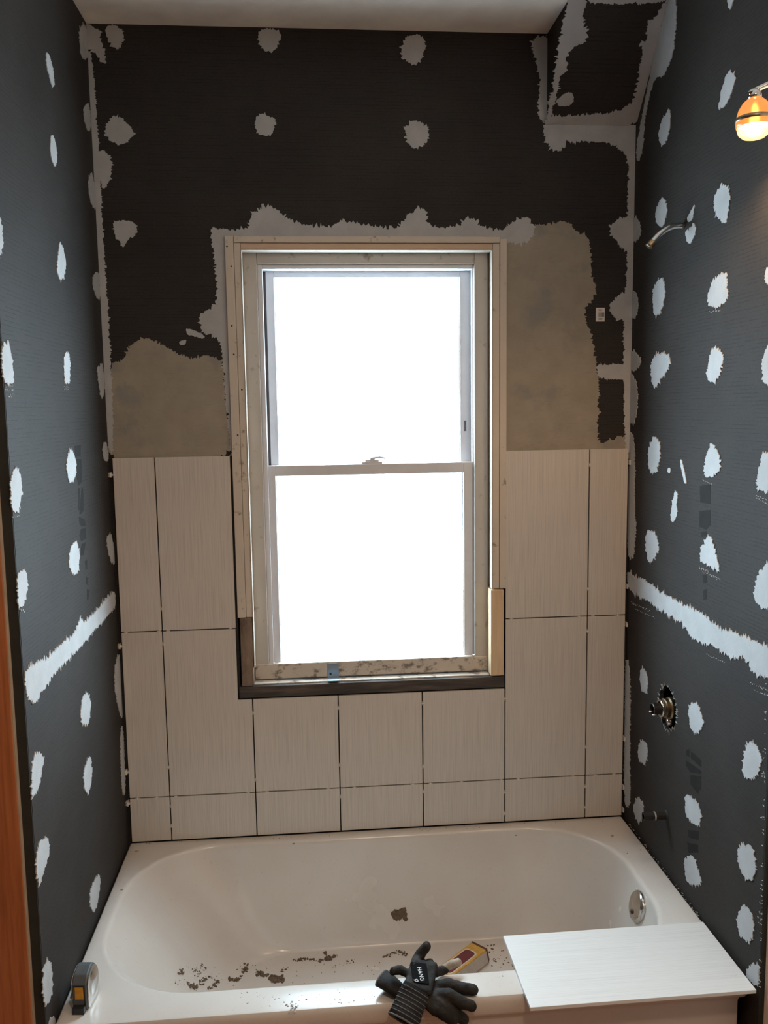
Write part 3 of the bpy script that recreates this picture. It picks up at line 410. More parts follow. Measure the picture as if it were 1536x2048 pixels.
CRUMB = [(-.5521,-.365,.0046),(-.5486,-.3684,.0028),(-.5538,-.364,.0027),(-.5377,-.3556,.0035),(-.5389,-.3542,.0041),(-.5386,-.3633,.0025),(-.5348,-.3552,.0018),(-.5512,-.3699,.0028),(-.5401,-.363,.0048),(-.5433,-.3583,.0039),(-.5372,-.3643,.0037),(-.5317,-.3641,.0018),(-.5449,-.3641,.0042),(-.538,-.366,.0041),(-.5425,-.3594,.0046),(-.5384,-.363,.0019),(-.5351,-.353,.0045),(-.5489,-.3716,.0021),(-.5356,-.3653,.0024),(-.5516,-.3624,.0029),(-.5449,-.3615,.0038),(-.5455,-.3696,.0052),(-.5397,-.3476,.003),(-.5389,-.368,.0025),(-.5402,-.3607,.0024),(-.5403,-.3565,.0035),(-.5691,-.3499,.004),(-.57,-.3493,.0037),(-.5703,-.3471,.0049),(-.5723,-.3433,.004),(-.569,-.3338,.0029),(-.5753,-.3627,.006),(-.5751,-.3455,.0031),(-.5711,-.3456,.0054),(-.5733,-.3604,.0041),(-.568,-.3502,.0057),(-.5227,-.3162,.0022),(-.5185,-.3074,.0016),(-.5124,-.29,.002),(-.5018,-.2716,.0028),(-.518,-.2956,.0017),(-.5322,-.3461,.0038),(-.5094,-.2761,.0034),(-.5317,-.3459,.0015),(-.516,-.2835,.0017),(-.5288,-.3185,.003),(-.5046,-.2705,.0017),(-.4947,-.2674,.0015),(-.5273,-.32,.0043),(-.5306,-.3391,.0016),(-.5073,-.2732,.0023),(-.5213,-.298,.0026),(-.5189,-.3213,.0047),(-.5136,-.2868,.0019),(-.5387,-.3511,.0025),(-.5286,-.3214,.0018),(-.5335,-.3564,.003),(-.517,-.3005,.0049),(-.4943,-.2699,.0025),(-.5168,-.2968,.0047),(-.5178,-.3007,.0046),(-.5352,-.3562,.0026),(-.5369,-.3549,.0016),(-.533,-.3516,.0028),(-.5251,-.3322,.0038),(-.5211,-.311,.0033),(-.5319,-.3529,.0041),(-.5241,-.3087,.0028),(-.5269,-.3266,.002),(-.5259,-.3313,.0027),(-.4818,-.2661,.002),(-.4886,-.2891,.0036),(-.4851,-.2753,.0017),(-.5006,-.3133,.0028),(-.4913,-.2904,.0017),(-.4997,-.3094,.003),(-.4962,-.3052,.0028),(-.4927,-.2919,.0036),(-.492,-.2794,.0017),(-.4959,-.2908,.0035),(-.5037,-.3087,.0026),(-.4884,-.2702,.0043),(-.5061,-.3198,.004),(-.4936,-.2834,.004),(-.4936,-.2936,.0024),(-.484,-.2674,.0047),(-.4892,-.2764,.0019),(-.4943,-.2896,.0045),(-.4877,-.2689,.0049),(-.4981,-.2993,.0019),(-.4851,-.2661,.0019),(-.4903,-.2742,.0029),(-.5345,-.3012,.0026),(-.5393,-.2945,.0014),(-.5264,-.254,.001),(-.5289,-.288,.0016),(-.5205,-.2557,.002),(-.5441,-.3025,.0014),(-.5189,-.2535,.0022),(-.5363,-.2955,.0013),(-.5417,-.2964,.0026),(-.5435,-.3004,.002),(-.519,-.2613,.001),(-.5306,-.2607,.0027),(-.5306,-.2951,.0025),(-.5295,-.2545,.0027),(-.5203,-.2581,.0018),(-.5288,-.2553,.0023),(-.541,-.3179,.0026),(-.5188,-.2568,.0027),(-.5312,-.2726,.0025),(-.5457,-.3089,.002),(-.5297,-.2555,.0015),(-.5352,-.3031,.001),(-.5487,-.303,.0024),(-.5413,-.3012,.0023),(-.5211,-.2563,.0026),(-.5268,-.2735,.0012),(-.5295,-.2696,.0012),(-.5325,-.2834,.0018),(-.5352,-.2906,.0011),(-.532,-.2877,.0024),(-.5274,-.2592,.0015),(-.5376,-.2818,.0011),(-.5342,-.3105,.0023),(-.5362,-.3039,.0009),(-.433,-.2228,.0033),(-.4497,-.2327,.0044),(-.4343,-.2266,.0044),(-.4156,-.1789,.0045),(-.4389,-.2299,.003),(-.4433,-.2336,.0046),(-.459,-.2325,.0041),(-.4291,-.2138,.0024),(-.4271,-.2208,.0026),(-.4558,-.2344,.0045),(-.4383,-.2226,.0026),(-.4511,-.2315,.0038),(-.4107,-.1687,.0018),(-.4321,-.2313,.002),(-.4563,-.2385,.0034),(-.419,-.1784,.0036),(-.4288,-.2126,.0038),(-.444,-.2343,.0036),(-.4432,-.2339,.0038),(-.4192,-.1932,.002),(-.422,-.1997,.0024),(-.4216,-.198,.004),(-.4128,-.1722,.0026),(-.4262,-.193,.0019),(-.4213,-.198,.0017),(-.4351,-.2261,.0031),(-.4414,-.2275,.0046),(-.416,-.1907,.0043),(-.4183,-.1854,.0048),(-.4396,-.2314,.0046),(-.4592,-.2372,.0023),(-.4197,-.1907,.003),(-.4192,-.1905,.0046),(-.4535,-.2363,.0024),(-.4243,-.1972,.0042),(-.4119,-.1681,.0035),(-.4234,-.1981,.003),(-.4343,-.2284,.0018),(-.4404,-.2263,.0028),(-.449,-.2353,.0027),(-.4122,-.1836,.004),(-.4246,-.2116,.0033),(-.4158,-.184,.0033),(-.4208,-.1688,.0032),(-.3642,-.2091,.0016),(-.3664,-.1958,.0035),(-.3664,-.2131,.0041),(-.3748,-.1963,.0035),(-.3703,-.2087,.0019),(-.3706,-.211,.005),(-.3675,-.2075,.0032),(-.375,-.1968,.0026),(-.3708,-.1969,.0046),(-.3545,-.2127,.0047),(-.3719,-.1979,.0048),(-.3628,-.2162,.003),(-.3677,-.1956,.0017),(-.3522,-.2102,.0049),(-.3512,-.2103,.0031),(-.3602,-.2082,.0042),(-.3646,-.2028,.0019),(-.3707,-.2035,.002),(-.3741,-.1911,.0027),(-.3499,-.211,.0029),(-.3428,-.2184,.0044),(-.3712,-.2064,.0023),(-.3764,-.2043,.0045),(-.3666,-.208,.002),(-.3461,-.2237,.0037),(-.3614,-.2182,.0017),(-.3805,-.1958,.0041),(-.3665,-.2007,.0031),(-.382,-.2082,.0049),(-.3465,-.2287,.0032),(-.3633,-.2145,.0036),(-.3714,-.1958,.0017),(-.3712,-.1933,.0024),(-.3655,-.2035,.0029),(-.3605,-.2127,.0042),(-.3396,-.2138,.0037),(-.3294,-.2289,.0056),(-.3318,-.2402,.0044),(-.3196,-.2398,.0063),(-.3178,-.2362,.006),(-.3215,-.2285,.0066),(-.3388,-.2189,.0041),(-.3349,-.2412,.005),(-.3096,-.2328,.0037),(-.3097,-.2413,.0033),(-.3143,-.2328,.0036),(-.3311,-.2354,.0036),(-.3206,-.2312,.005),(-.3371,-.2371,.0051),(-.3173,-.234,.0041),(-.3156,-.2282,.0067),(-.3269,-.2218,.0048),(-.3286,-.2412,.0041),(-.3099,-.2191,.0034),(-.3328,-.2354,.0053),(-.3283,-.2274,.0063),(-.3358,-.2363,.0044),(-.317,-.2389,.0046),(-.3373,-.222,.0038),(-.341,-.2265,.0055),(-.3289,-.2413,.0067),(-.3137,-.2386,.0041),(-.3151,-.2192,.0029),(-.3423,-.2235,.0059),(-.3437,-.2251,.0053),(-.3111,-.2329,.0038),(-.3414,-.2285,.0062),(-.3117,-.2343,.0036),(-.3423,-.2165,.0039),(-.3239,-.2209,.0054),(-.3319,-.2368,.005),(-.3145,-.2247,.0052),(-.31,-.2188,.0067),(-.3208,-.2432,.004),(-.3251,-.2346,.0053),(-.3198,-.2399,.0035),(-.3163,-.2294,.0066),(-.3072,-.2302,.0043),(-.3087,-.2429,.006),(-.3085,-.2431,.0048),(-.3309,-.2179,.0046),(-.3358,-.2347,.0054),(-.3075,-.2366,.0039),(-.3299,-.2295,.0051),(-.3073,-.2351,.0042),(-.3337,-.231,.0032),(-.3261,-.24,.0067),(-.3225,-.2313,.0042),(-.3214,-.2291,.0055),(-.3068,-.2383,.0034),(-.3377,-.2336,.0069),(-.1896,-.1589,.002),(-.1563,-.1423,.0037),(-.188,-.1513,.0033),(-.1629,-.1496,.0041),(-.2769,-.1478,.0029),(-.2071,-.1644,.0022),(-.2727,-.1472,.0014),(-.1602,-.1413,.0036),(-.2643,-.1473,.0018),(-.1989,-.1653,.0019),(-.202,-.1667,.0038),(-.1969,-.161,.0018),(-.1983,-.1596,.0042),(-.2734,-.1546,.004),(-.2011,-.1569,.0042),(-.25,-.148,.0037),(-.2801,-.1499,.0035),(-.2049,-.1634,.0018),(-.2582,-.1525,.0039),(-.2629,-.1495,.0019),(-.1979,-.1581,.004),(-.2645,-.1525,.0027),(-.1757,-.1469,.0026),(-.1591,-.1437,.0039),(-.2685,-.1568,.0038),(-.2582,-.1547,.0033),(-.1705,-.1492,.0026),(-.2343,-.1512,.0025),(-.1756,-.1438,.0036),(-.2285,-.1541,.0036),(-.1759,-.1468,.002),(-.1625,-.1487,.0041),(-.158,-.1491,.0037),(-.1683,-.1475,.0015),(-.2382,-.1522,.0029),(-.1507,-.1461,.0013),(-.2529,-.1571,.002),(-.1964,-.1569,.0013),(-.1861,-.1566,.0027),(-.2586,-.1445,.003),(-.2317,-.1534,.0032),(-.2389,-.1471,.003),(-.1729,-.1451,.0019),(-.1577,-.1435,.0013),(-.246,-.1497,.0039),(-.1689,-.1537,.0038),(-.1536,-.1422,.0033),(-.2413,-.1498,.0026),(-.26,-.1507,.0041),(-.2552,-.1469,.0038),(-.2632,-.1536,.0037),(-.1695,-.1493,.0025),(-.222,-.1527,.0041),(-.205,-.1587,.002),(-.23,-.151,.0028),(-.2119,-.1609,.0019),(-.2647,-.1473,.0029),(-.1822,-.1466,.0015),(-.2611,-.1483,.003),(-.2134,-.1606,.0019),(-.2572,-.1514,.0018),(-.1633,-.1499,.002),(-.1778,-.1465,.0021),(-.1985,-.1576,.0017),(-.1562,-.1441,.0041),(-.1934,-.1584,.0021),(-.1714,-.1477,.0027),(-.2197,-.1563,.0034),(-.1653,-.146,.0023),(-.1926,-.1614,.002),(-.1856,-.1293,.0025),(-.18,-.1593,.0025),(-.1746,-.1538,.0033),(-.1857,-.1339,.0038),(-.1765,-.1549,.0035),(-.1807,-.1532,.0042),(-.1875,-.1285,.0048),(-.1826,-.1476,.0026),(-.1872,-.1339,.003),(-.1827,-.1429,.002),(-.1865,-.1283,.0045),(-.1842,-.1367,.0021),(-.1843,-.1536,.0044),(-.1814,-.1448,.0023),(-.174,-.1604,.0049),(-.1842,-.1524,.004),(-.1689,-.1603,.0042),(-.1702,-.1613,.0027),(-.1776,-.1564,.0029),(-.1778,-.1594,.0037),(-.1692,-.1559,.0043),(-.1745,-.163,.0016),(-.1835,-.1614,.004),(-.1853,-.1584,.0021),(-.3106,-.1909,.0034),(-.3145,-.1988,.0034),(-.2943,-.1806,.0017),(-.3104,-.1998,.0029),(-.2963,-.181,.0016),(-.3008,-.1915,.0038),(-.3012,-.1904,.0035),(-.3072,-.1835,.0016),(-.3039,-.1907,.0015),(-.3907,-.2449,.0008),(-.5781,-.4001,.0015),(-.3063,-.2003,.0015),(-.5401,-.2813,.0015),(-.2645,-.2246,.0008),(-.5781,-.3952,.0012),(-.5233,-.2692,.0019),(-.4197,-.1808,.001),(-.559,-.3822,.0013),(-.4318,-.1806,.0011),(-.2803,-.2502,.0013),(-.4901,-.2849,.0012),(-.498,-.2319,.0014),(-.2687,-.2221,.0018),(-.4767,-.2494,.001),(-.4275,-.1951,.0012),(-.3032,-.1907,.0014),(-.4611,-.2528,.0011),(-.4678,-.2438,.0012),(-.3122,-.2594,.0012),(-.3969,-.1668,.0018),(-.4583,-.2303,.001),(-.3398,-.2131,.002),(-.2242,-.2312,.001),(-.4904,-.2518,.0018),(-.2478,-.2566,.0017),(-.4271,-.215,.0011),(-.3866,-.198,.0015),(-.5751,-.3332,.0016),(-.4397,-.1943,.002),(-.572,-.4008,.0018),(-.5779,-.4044,.0017),(-.5123,-.2902,.0019),(-.5646,-.3351,.001),(-.257,-.1868,.0009),(-.5504,-.36,.001),(-.216,-.1826,.0013),(-.5452,-.2949,.001),(-.3861,-.184,.0012),(-.2596,-.2307,.0008),(-.4977,-.2649,.0012),(-.558,-.3076,.0012),(-.3601,-.2086,.0011),(-.5371,-.2935,.0019),(-.5622,-.3115,.0009),(-.3891,-.1669,.0012),(-.4858,-.2387,.0013),(-.2696,-.2018,.001),(-.2917,-.1923,.001),(-.5714,-.4015,.0016),(-.3582,-.174,.0018),(-.5617,-.3649,.0018),(-.4264,-.1863,.002),(-.5711,-.3428,.0015),(-.3563,-.1831,.0011),(-.4454,-.2526,.002),(-.5486,-.3587,.0013),(-.5042,-.2589,.0009),(-.3157,-.2339,.0011),(-.5701,-.3817,.002),(.0055,-.1573,.0019),(.0412,-.1613,.0028),(.0019,-.1619,.0022),(.0454,-.1545,.0037),(.0498,-.1475,.0016),(-.0141,-.1637,.004),(-.0017,-.1528,.0017),(.0265,-.1389,.0022),(.0118,-.1486,.0034),(.0296,-.1468,.0024),(.0539,-.1576,.0034),(.0324,-.1437,.0037),(.0332,-.1498,.0015),(.018,-.1513,.004),(.0125,-.1462,.0027),(.039,-.1487,.0018),(-.0101,-.1602,.0014),(-.0052,-.1593,.004),(.0344,-.1426,.0037),(.0533,-.1608,.0014),(.0497,-.1654,.0032),(.0408,-.15,.0014),(.0424,-.1553,.0014),(.0058,-.1559,.0015),(.0177,-.1455,.0033),(.0305,-.158,.0025),(.0359,-.1497,.004),(.0097,-.1454,.0015),(.04,-.1453,.003),(.0206,-.149,.0016),(.0483,-.146,.0017),(.0385,-.1498,.0013),(.0461,-.1614,.0015),(.0027,-.1646,.0029),(.0157,-.1485,.0035),(.0487,-.1473,.0037),(.0065,-.1514,.0025),(.0052,-.1554,.0022),(.0414,-.1515,.0033),(.0052,-.1569,.0025),(-.0078,-.1607,.0025),(.0224,-.1526,.003),(.0328,-.1458,.0026),(.0232,-.1467,.0018),(-.1238,-.183,.0024),(-.1249,-.1721,.0016),(-.1002,-.1813,.0012),(-.1092,-.1698,.0024),(-.1228,-.17,.0022),(-.1056,-.176,.0025),(-.1039,-.1777,.0009),(-.1157,-.1817,.0021),(-.1312,-.1796,.0013),(-.1143,-.1819,.0019),(-.1045,-.1774,.0008),(-.1191,-.1739,.0017),(-.1224,-.173,.0022),(-.1014,-.167,.001),(-.1236,-.1701,.0016),(-.1049,-.1788,.0021),(.3114,-.1434,.0031),(.3009,-.144,.0021),(.3197,-.1436,.0029),(.3104,-.1608,.0028),(.278,-.1604,.004),(.344,-.2283,.0025),(.2989,-.1759,.0028),(.3081,-.2195,.0025),(.3363,-.1739,.0022),(.3279,-.1937,.002),(.3412,-.1724,.0019),(.3027,-.2092,.0015),(.3215,-.2078,.0015),(.3046,-.2154,.0023),(.3575,-.2257,.0022),(.3553,-.2552,.0021),(.3168,-.2483,.0018),(.3584,-.1874,.0015),(.3095,-.2101,.0019),(.3109,-.1739,.0013),(.3527,-.2393,.0026),(.3358,-.2182,.002),(.3429,-.2071,.0028),(.3063,-.2057,.0026),(.3274,-.2334,.0025),(.318,-.204,.0013),(.309,-.2476,.0013),(.3528,-.2453,.0026),(.2933,-.2374,.003),(-.1456,-.1832,.001),(-.1564,-.1886,.0009),(-.1651,-.1939,.0017),(-.0291,-.1881,.0019),(-.0499,-.2395,.0014),(-.1357,-.1889,.0012),(-.1582,-.1889,.0013),(-.1907,-.1781,.0013),(-.1983,-.2166,.0017),(-.16,-.2167,.002),(-.0656,-.2002,.0015),(-.0799,-.2292,.0013),(-.1577,-.1966,.0009),(-.0543,-.2224,.0014),(-.1083,-.2325,.0008),(-.0447,-.2027,.0014)]
RIMC = [(-.2417,-.7362,.0013),(-.2019,-.7378,.0011),(-.377,-.7293,.0014),(-.3639,-.7143,.0019),(-.3771,-.716,.0012),(-.1694,-.7593,.0015),(-.2483,-.7399,.0009),(-.1555,-.7708,.002),(-.2925,-.7408,.0011),(-.1568,-.7633,.001),(-.3108,-.7654,.0015),(-.325,-.7338,.0013),(-.1605,-.7686,.0018),(-.3423,-.7172,.0016),(-.1615,-.7272,.0014),(-.1276,-.7664,.0018),(-.2101,-.7453,.0015),(-.1579,-.7366,.0017),(-.2652,-.7723,.0011),(-.1384,-.7719,.0017),(-.178,-.7705,.0009),(-.266,-.7708,.0014),(-.2697,-.7304,.0012),(-.3718,-.7506,.0008),(-.1467,-.7252,.001),(-.2432,-.7225,.0009),(-.0791,-.7793,.0016),(-.1572,-.7308,.0008),(-.3013,-.7426,.0017),(-.2379,-.739,.0009),(-.3268,-.7373,.0011),(-.2479,-.7524,.0011),(-.0824,-.7571,.002),(-.2318,-.7512,.002),(-.2632,-.7568,.0017),(-.3062,-.7357,.0012),(-.3402,-.7296,.0011),(-.1335,-.778,.0008),(-.1802,-.7582,.0011),(-.1251,-.7468,.0009),(-.3607,-.7498,.002),(-.2061,-.7735,.0011),(-.3125,-.7619,.0012),(-.1686,-.7552,.0013),(-.1586,-.7604,.002),(-.1042,-.7652,.0012),(-.2536,-.7737,.0029),(-.2639,-.7791,.0026),(-.263,-.7554,.003),(-.2562,-.7749,.0013),(-.2605,-.7746,.0025),(-.2618,-.7756,.0023),(-.2684,-.7895,.0023),(-.2639,-.7677,.0022),(-.2724,-.7691,.0027),(-.2773,-.7643,.0012),(-.2563,-.7771,.0017),(-.2624,-.7709,.0026),(-.2551,-.7631,.002),(-.2749,-.7646,.0022),(-.2652,-.7785,.0022),(-.264,-.7655,.0026),(-.2562,-.7898,.0029),(-.2496,-.7691,.0021),(-.2569,-.7862,.0021),(-.2629,-.7855,.0014),(-.2608,-.7662,.0013),(-.2577,-.7799,.0023),(-.264,-.7763,.0011),(-.2545,-.7731,.0028),(-.2805,-.7549,.0025),(-.2665,-.7611,.0015),(.6786,-.0129,.0013),(.5227,-.0272,.0016),(-.7172,-.004,.0024),(.6659,-.0119,.0023),(.376,-.0239,.0023),(.2189,-.0117,.0015),(.2557,-.0068,.0018),(-.6247,-.004,.0008),(-.6538,-.004,.0009),(-.5017,-.004,.0024),(.04,-.004,.0011),(.4605,-.0188,.0013),(-.7335,-.004,.0014),(-.3353,-.018,.0023),(.3975,-.0171,.0023),(.5657,-.0188,.0015),(-.35,-.0071,.0012),(-.4764,-.0125,.001),(-.317,-.0167,.0021),(.1348,-.004,.0009),(-.6638,-.004,.0011),(-.6123,-.004,.0025),(.6914,-.0226,.0021),(-.3007,-.0051,.0015),(.2363,-.0063,.0013),(-.5654,-.0072,.0025),(.2041,-.004,.0012),(.1503,-.0133,.0015),(-.7526,-.004,.0012),(.1214,-.0176,.0022),(.4451,-.0083,.0023),(-.4676,-.004,.0012),(-.3441,-.004,.002),(-.507,-.004,.0019),(-.1219,-.0209,.0009),(-.6252,-.004,.0011),(.3294,-.0131,.0017),(.1475,-.0165,.0017),(-.3567,-.0105,.001),(-.2829,-.0097,.0015),(.3001,-.0201,.0022),(.1333,-.0073,.0016),(.2602,-.0236,.0023),(.2244,-.0185,.0009),(-.1643,-.0196,.0021),(.2821,-.023,.0014),(-.7029,-.0061,.0016),(-.17,-.004,.0012),(.3719,-.0259,.0009),(.1145,-.0059,.0019),(-.437,-.0156,.0015),(.1974,-.0105,.002),(.2541,-.0085,.0008),(-.75,-.004,.0022),(.0349,-.0099,.0009),(-.2953,-.0076,.0021),(.3449,-.0108,.0021),(-.7092,-.004,.002),(.5023,-.0275,.0021),(.2905,-.0122,.0016),(-.2809,-.0175,.0014),(-.392,-.0136,.0017),(-.1163,-.0195,.0009),(-.6179,-.0045,.0009),(.5709,-.0286,.0013),(.5423,-.0155,.0018),(-.1284,-.0188,.0014),(.6276,-.0133,.0013),(.7449,-.0083,.0011),(.1401,-.023,.0023),(-.2732,-.0569,.004),(.4006,-.0814,.005),(-.7371,-.049,.005),(-.7366,-.2565,.003),(.6875,-.1172,.006),(.741,-.2072,.003),(.6948,-.2221,.003),(.2152,-.7189,.003),(.7666,-.0564,.004),(.759,-.4466,.0009),(.765,-.4857,.003),(.765,-.2661,.0014),(.765,-.1098,.0023),(.765,-.0921,.0027),(.7613,-.4711,.0008),(.7628,-.196,.0016),(.7646,-.3292,.0011),(.763,-.2529,.0027),(.765,-.4871,.0017),(.7601,-.4907,.0016),(.7634,-.2797,.0012),(.7618,-.5408,.0024),(.765,-.183,.0023),(.7603,-.5347,.0029),(.7596,-.5111,.0017),(.765,-.2773,.0023),(.765,-.1412,.0025),(.765,-.0874,.0023),(.76,-.4669,.0029),(.765,-.2827,.0013),(.7632,-.0732,.0021),(.7639,-.5339,.0009),(.765,-.0631,.0017),(.7647,-.5287,.0024),(.7616,-.5052,.0015),(.765,-.085,.001),(.7588,-.5186,.0021),(.7631,-.5243,.0021),(.7607,-.3538,.0029),(.765,-.4383,.0027),(.765,-.1921,.002),(.765,-.1816,.0029),(.765,-.0714,.0017),(.765,-.3402,.0012),(.7641,-.0797,.0017),(.7636,-.4177,.0025),(.7623,-.2147,.0021),(.7632,-.4482,.0009),(.765,-.3119,.0016),(.7603,-.5061,.0023),(.7615,-.2876,.0014),(.765,-.136,.0027),(.7644,-.4667,.0009),(.765,-.3987,.0015),(.7644,-.3245,.0019),(.765,-.1082,.0014),(.7603,-.3652,.0015),(.765,-.1181,.0029),(.7624,-.4491,.0018)]

S0 = Vector((0, 0.012, 2.492)); S1 = Vector((0, -0.205, 2.738))
SDIR = (S1-S0).normalized()
SNRM = Vector((1, 0, 0)).cross(SDIR)
if SNRM.z > 0:
    SNRM = -SNRM
PLANE = {
    'B': lambda u, v, t: Vector((u, YB - t, v)),
    'L': lambda u, v, t: Vector((XL + t, u, v)),
    'R': lambda u, v, t: Vector((XR - t, u, v)),
    'S': lambda u, v, t: S0 + Vector((u, 0, 0)) + SDIR*v + SNRM*t,
}

def chaikin(p, k=1):
    for _ in range(k):
        q = []
        for i in range(len(p)):
            a, b = p[i], p[(i+1) % len(p)]
            q += [(a[0]*.78+b[0]*.22, a[1]*.78+b[1]*.22), (a[0]*.22+b[0]*.78, a[1]*.22+b[1]*.78)]
        p = q
    return p

def ragged(poly, seed, jag=1.0, step=0.0026):
    rnd = random.Random(seed)
    p = chaikin(poly, 2)
    area = sum(p[i][0]*p[(i+1) % len(p)][1] - p[(i+1) % len(p)][0]*p[i][1] for i in range(len(p)))/2
    sgn = 1 if area > 0 else -1
    size = math.sqrt(abs(area))
    amp = min(0.0032, size*0.045)*jag
    out = []
    for i in range(len(p)):
        a, b = Vector(p[i]), Vector(p[(i+1) % len(p)])
        d = b - a
        L = d.length
        if L < 1e-6:
            continue
        nrm = Vector((d.y, -d.x))/L*sgn
        n = max(1, int(L/step))
        for k in range(n):
            q = a + d*(k/n)
            off = mnoise.noise(Vector((q.x*120, q.y*120, seed*1.7)))*amp*1.6 + rnd.uniform(-.5, .5)*amp
            r = rnd.random()
            if r < 0.16:
                off += rnd.uniform(.8, 2.2)*amp
            elif r > 0.88:
                off -= rnd.uniform(.6, 1.6)*amp
            q = q + nrm*off
            out.append((q.x, q.y))
    return out

# ================================================================= structure
floor = box_obj('floor', (-1.9, 1.0, -4.4, 0.2, -0.1, 0.0), M['floor'])
tag(floor, kind='structure')
ceil = box_obj('ceiling', (-1.9, 1.0, -4.4, 0.2, CEIL, CEIL+0.1), M['plaster'])
tag(ceil, kind='structure')

# back wall with the window opening, slightly offset sheet above the joint
WX0, WX1, WZ0, WZ1 = -0.421, 0.388, 0.832, 2.180
bm = bmesh.new()
box(bm, -0.87, WX0, YB, 0.122, 0, 2.584)
box(bm, WX1, 0.87, YB, 0.122, 0, 2.584)
box(bm, WX0, WX1, YB, 0.122, 0, WZ0)
box(bm, WX0, WX1, YB, 0.122, WZ1, 2.584)
box(bm, -0.87, 0.87, YB+0.0016, 0.122, 2.584, CEIL)
wall_back = tag(link('wall_back', mesh_of(bm), M['board']), kind='structure')

# left alcove wall: board, its dark end, and the stub wall behind it
wall_left = tag(box_obj('wall_left', (XL-0.0205, XL, -0.806, 0.02, 0, CEIL), M['board']), kind='structure')
o = box_obj('board_end', (XL-0.0205, XL-0.0008, -0.8085, -0.8061, 0, CEIL), M['edge'], wall_left)
stub = tag(box_obj('wall_stub_left', (-1.9, XL-0.0206, -0.800, 0.15, 0, CEIL), M['room_paint']), kind='structure')
wall_room_left = tag(box_obj('wall_room_left', (-1.90, -1.76, -4.3, -0.801, 0, CEIL), M['room_paint']), kind='structure')

# right alcove wall with a ragged round hole for the valve
HY, HZ, HA, HB = -0.309, 0.860, 0.058, 0.060
bm = bmesh.new()
rnd = random.Random(5)
hole = []
NH = 48
for k in range(NH):
    a = 2*math.pi*k/NH
    r = 1 + rnd.uniform(-.045, .045)
    hole.append((HY + HA*r*math.cos(a), HZ + HB*r*math.sin(a)))
hole[0] = (HY+HA, HZ); hole[NH//2] = (HY-HA, HZ)
top = [(0.02, HZ), (0.02, CEIL), (-0.826, CEIL), (-0.826, HZ)] + [hole[k] for k in range(NH//2, -1, -1)]
bot = [(-0.826, HZ), (-0.826, 0), (0.02, 0), (0.02, HZ)] + [hole[k % NH] for k in range(NH, NH//2-1, -1)]
fnR = lambda u, v, t: Vector((XR + t, u, v))
prism(bm, top, fnR, 0, 0.0127)
prism(bm, bot, fnR, 0, 0.0127)
wall_right = tag(link('wall_right', mesh_of(bm), M['board']), kind='structure')
box_obj('board_end', (XR+0.0006, XR+0.0127, -0.8285, -0.8261, 0, CEIL), M['edge'], wall_right)
# frayed fibres round the hole
bm = bmesh.new()
for k in range(64):
    a = 2*math.pi*rnd.random()
    c, s = math.cos(a), math.sin(a)
    y0, z0 = HY + HA*1.0*c, HZ + HB*1.0*s
    L = rnd.uniform(.004, .014)
    a2 = a + rnd.uniform(-.7, .7)
    c2, s2 = math.cos(a2), math.sin(a2)
    w = rnd.uniform(.0005, .0012)
    sg = rnd.choice((1, 1, -.6))
    prism(bm, [(y0-s*w, z0+c*w), (y0+s*w, z0-c*w), (y0+c2*L*sg, z0+s2*L*sg)], PLANE['R'], 0.0002, 0.0012)
link('frayed_edge', mesh_of(bm), M['gray'], wall_right)
tag(box_obj('wall_outer_right', (0.86, 1.0, -0.90, 0.15, 0, CEIL), M['edge']), kind='structure')
wall_room_right = tag(box_obj('wall_room_right', (XR+0.0128, 1.0, -4.3, -0.8286, 0, CEIL), M['plaster']), kind='structure')
wall_front = tag(box_obj('wall_front', (-1.9, 1.0, -4.42, -4.3, 0, CEIL), M['room_paint']), kind='structure')

# sloped boxed-in corner under the ceiling, above the right wall
bm = bmesh.new()
prism(bm, [(0.02, 2.483), (S0.y, S0.z), (S1.y, S1.z), (S1.y, CEIL+0.01), (0.02, CEIL+0.01)], lambda u, v, t: Vector((t, u, v)), 0.505, XR+0.001)
soffit = tag(link('wall_soffit', mesh_of(bm), M['board']), kind='structure')

# wooden casing that ends the left wall towards the room
bm = bmesh.new()
box(bm, -0.955, XL-0.0225, -0.8225, -0.8005, 0.0, 2.35)
casing = tag(link('trim_1', mesh_of(bm), M['casewood'], bevel=0.0015), kind='structure')
box_obj('edge_highlight', (XL-0.0224, XL-0.0206, -0.8215, -0.8086, 0.0, 2.35), M['case_highlight'], casing)  # pale strip paints the light line along the bevelled edge

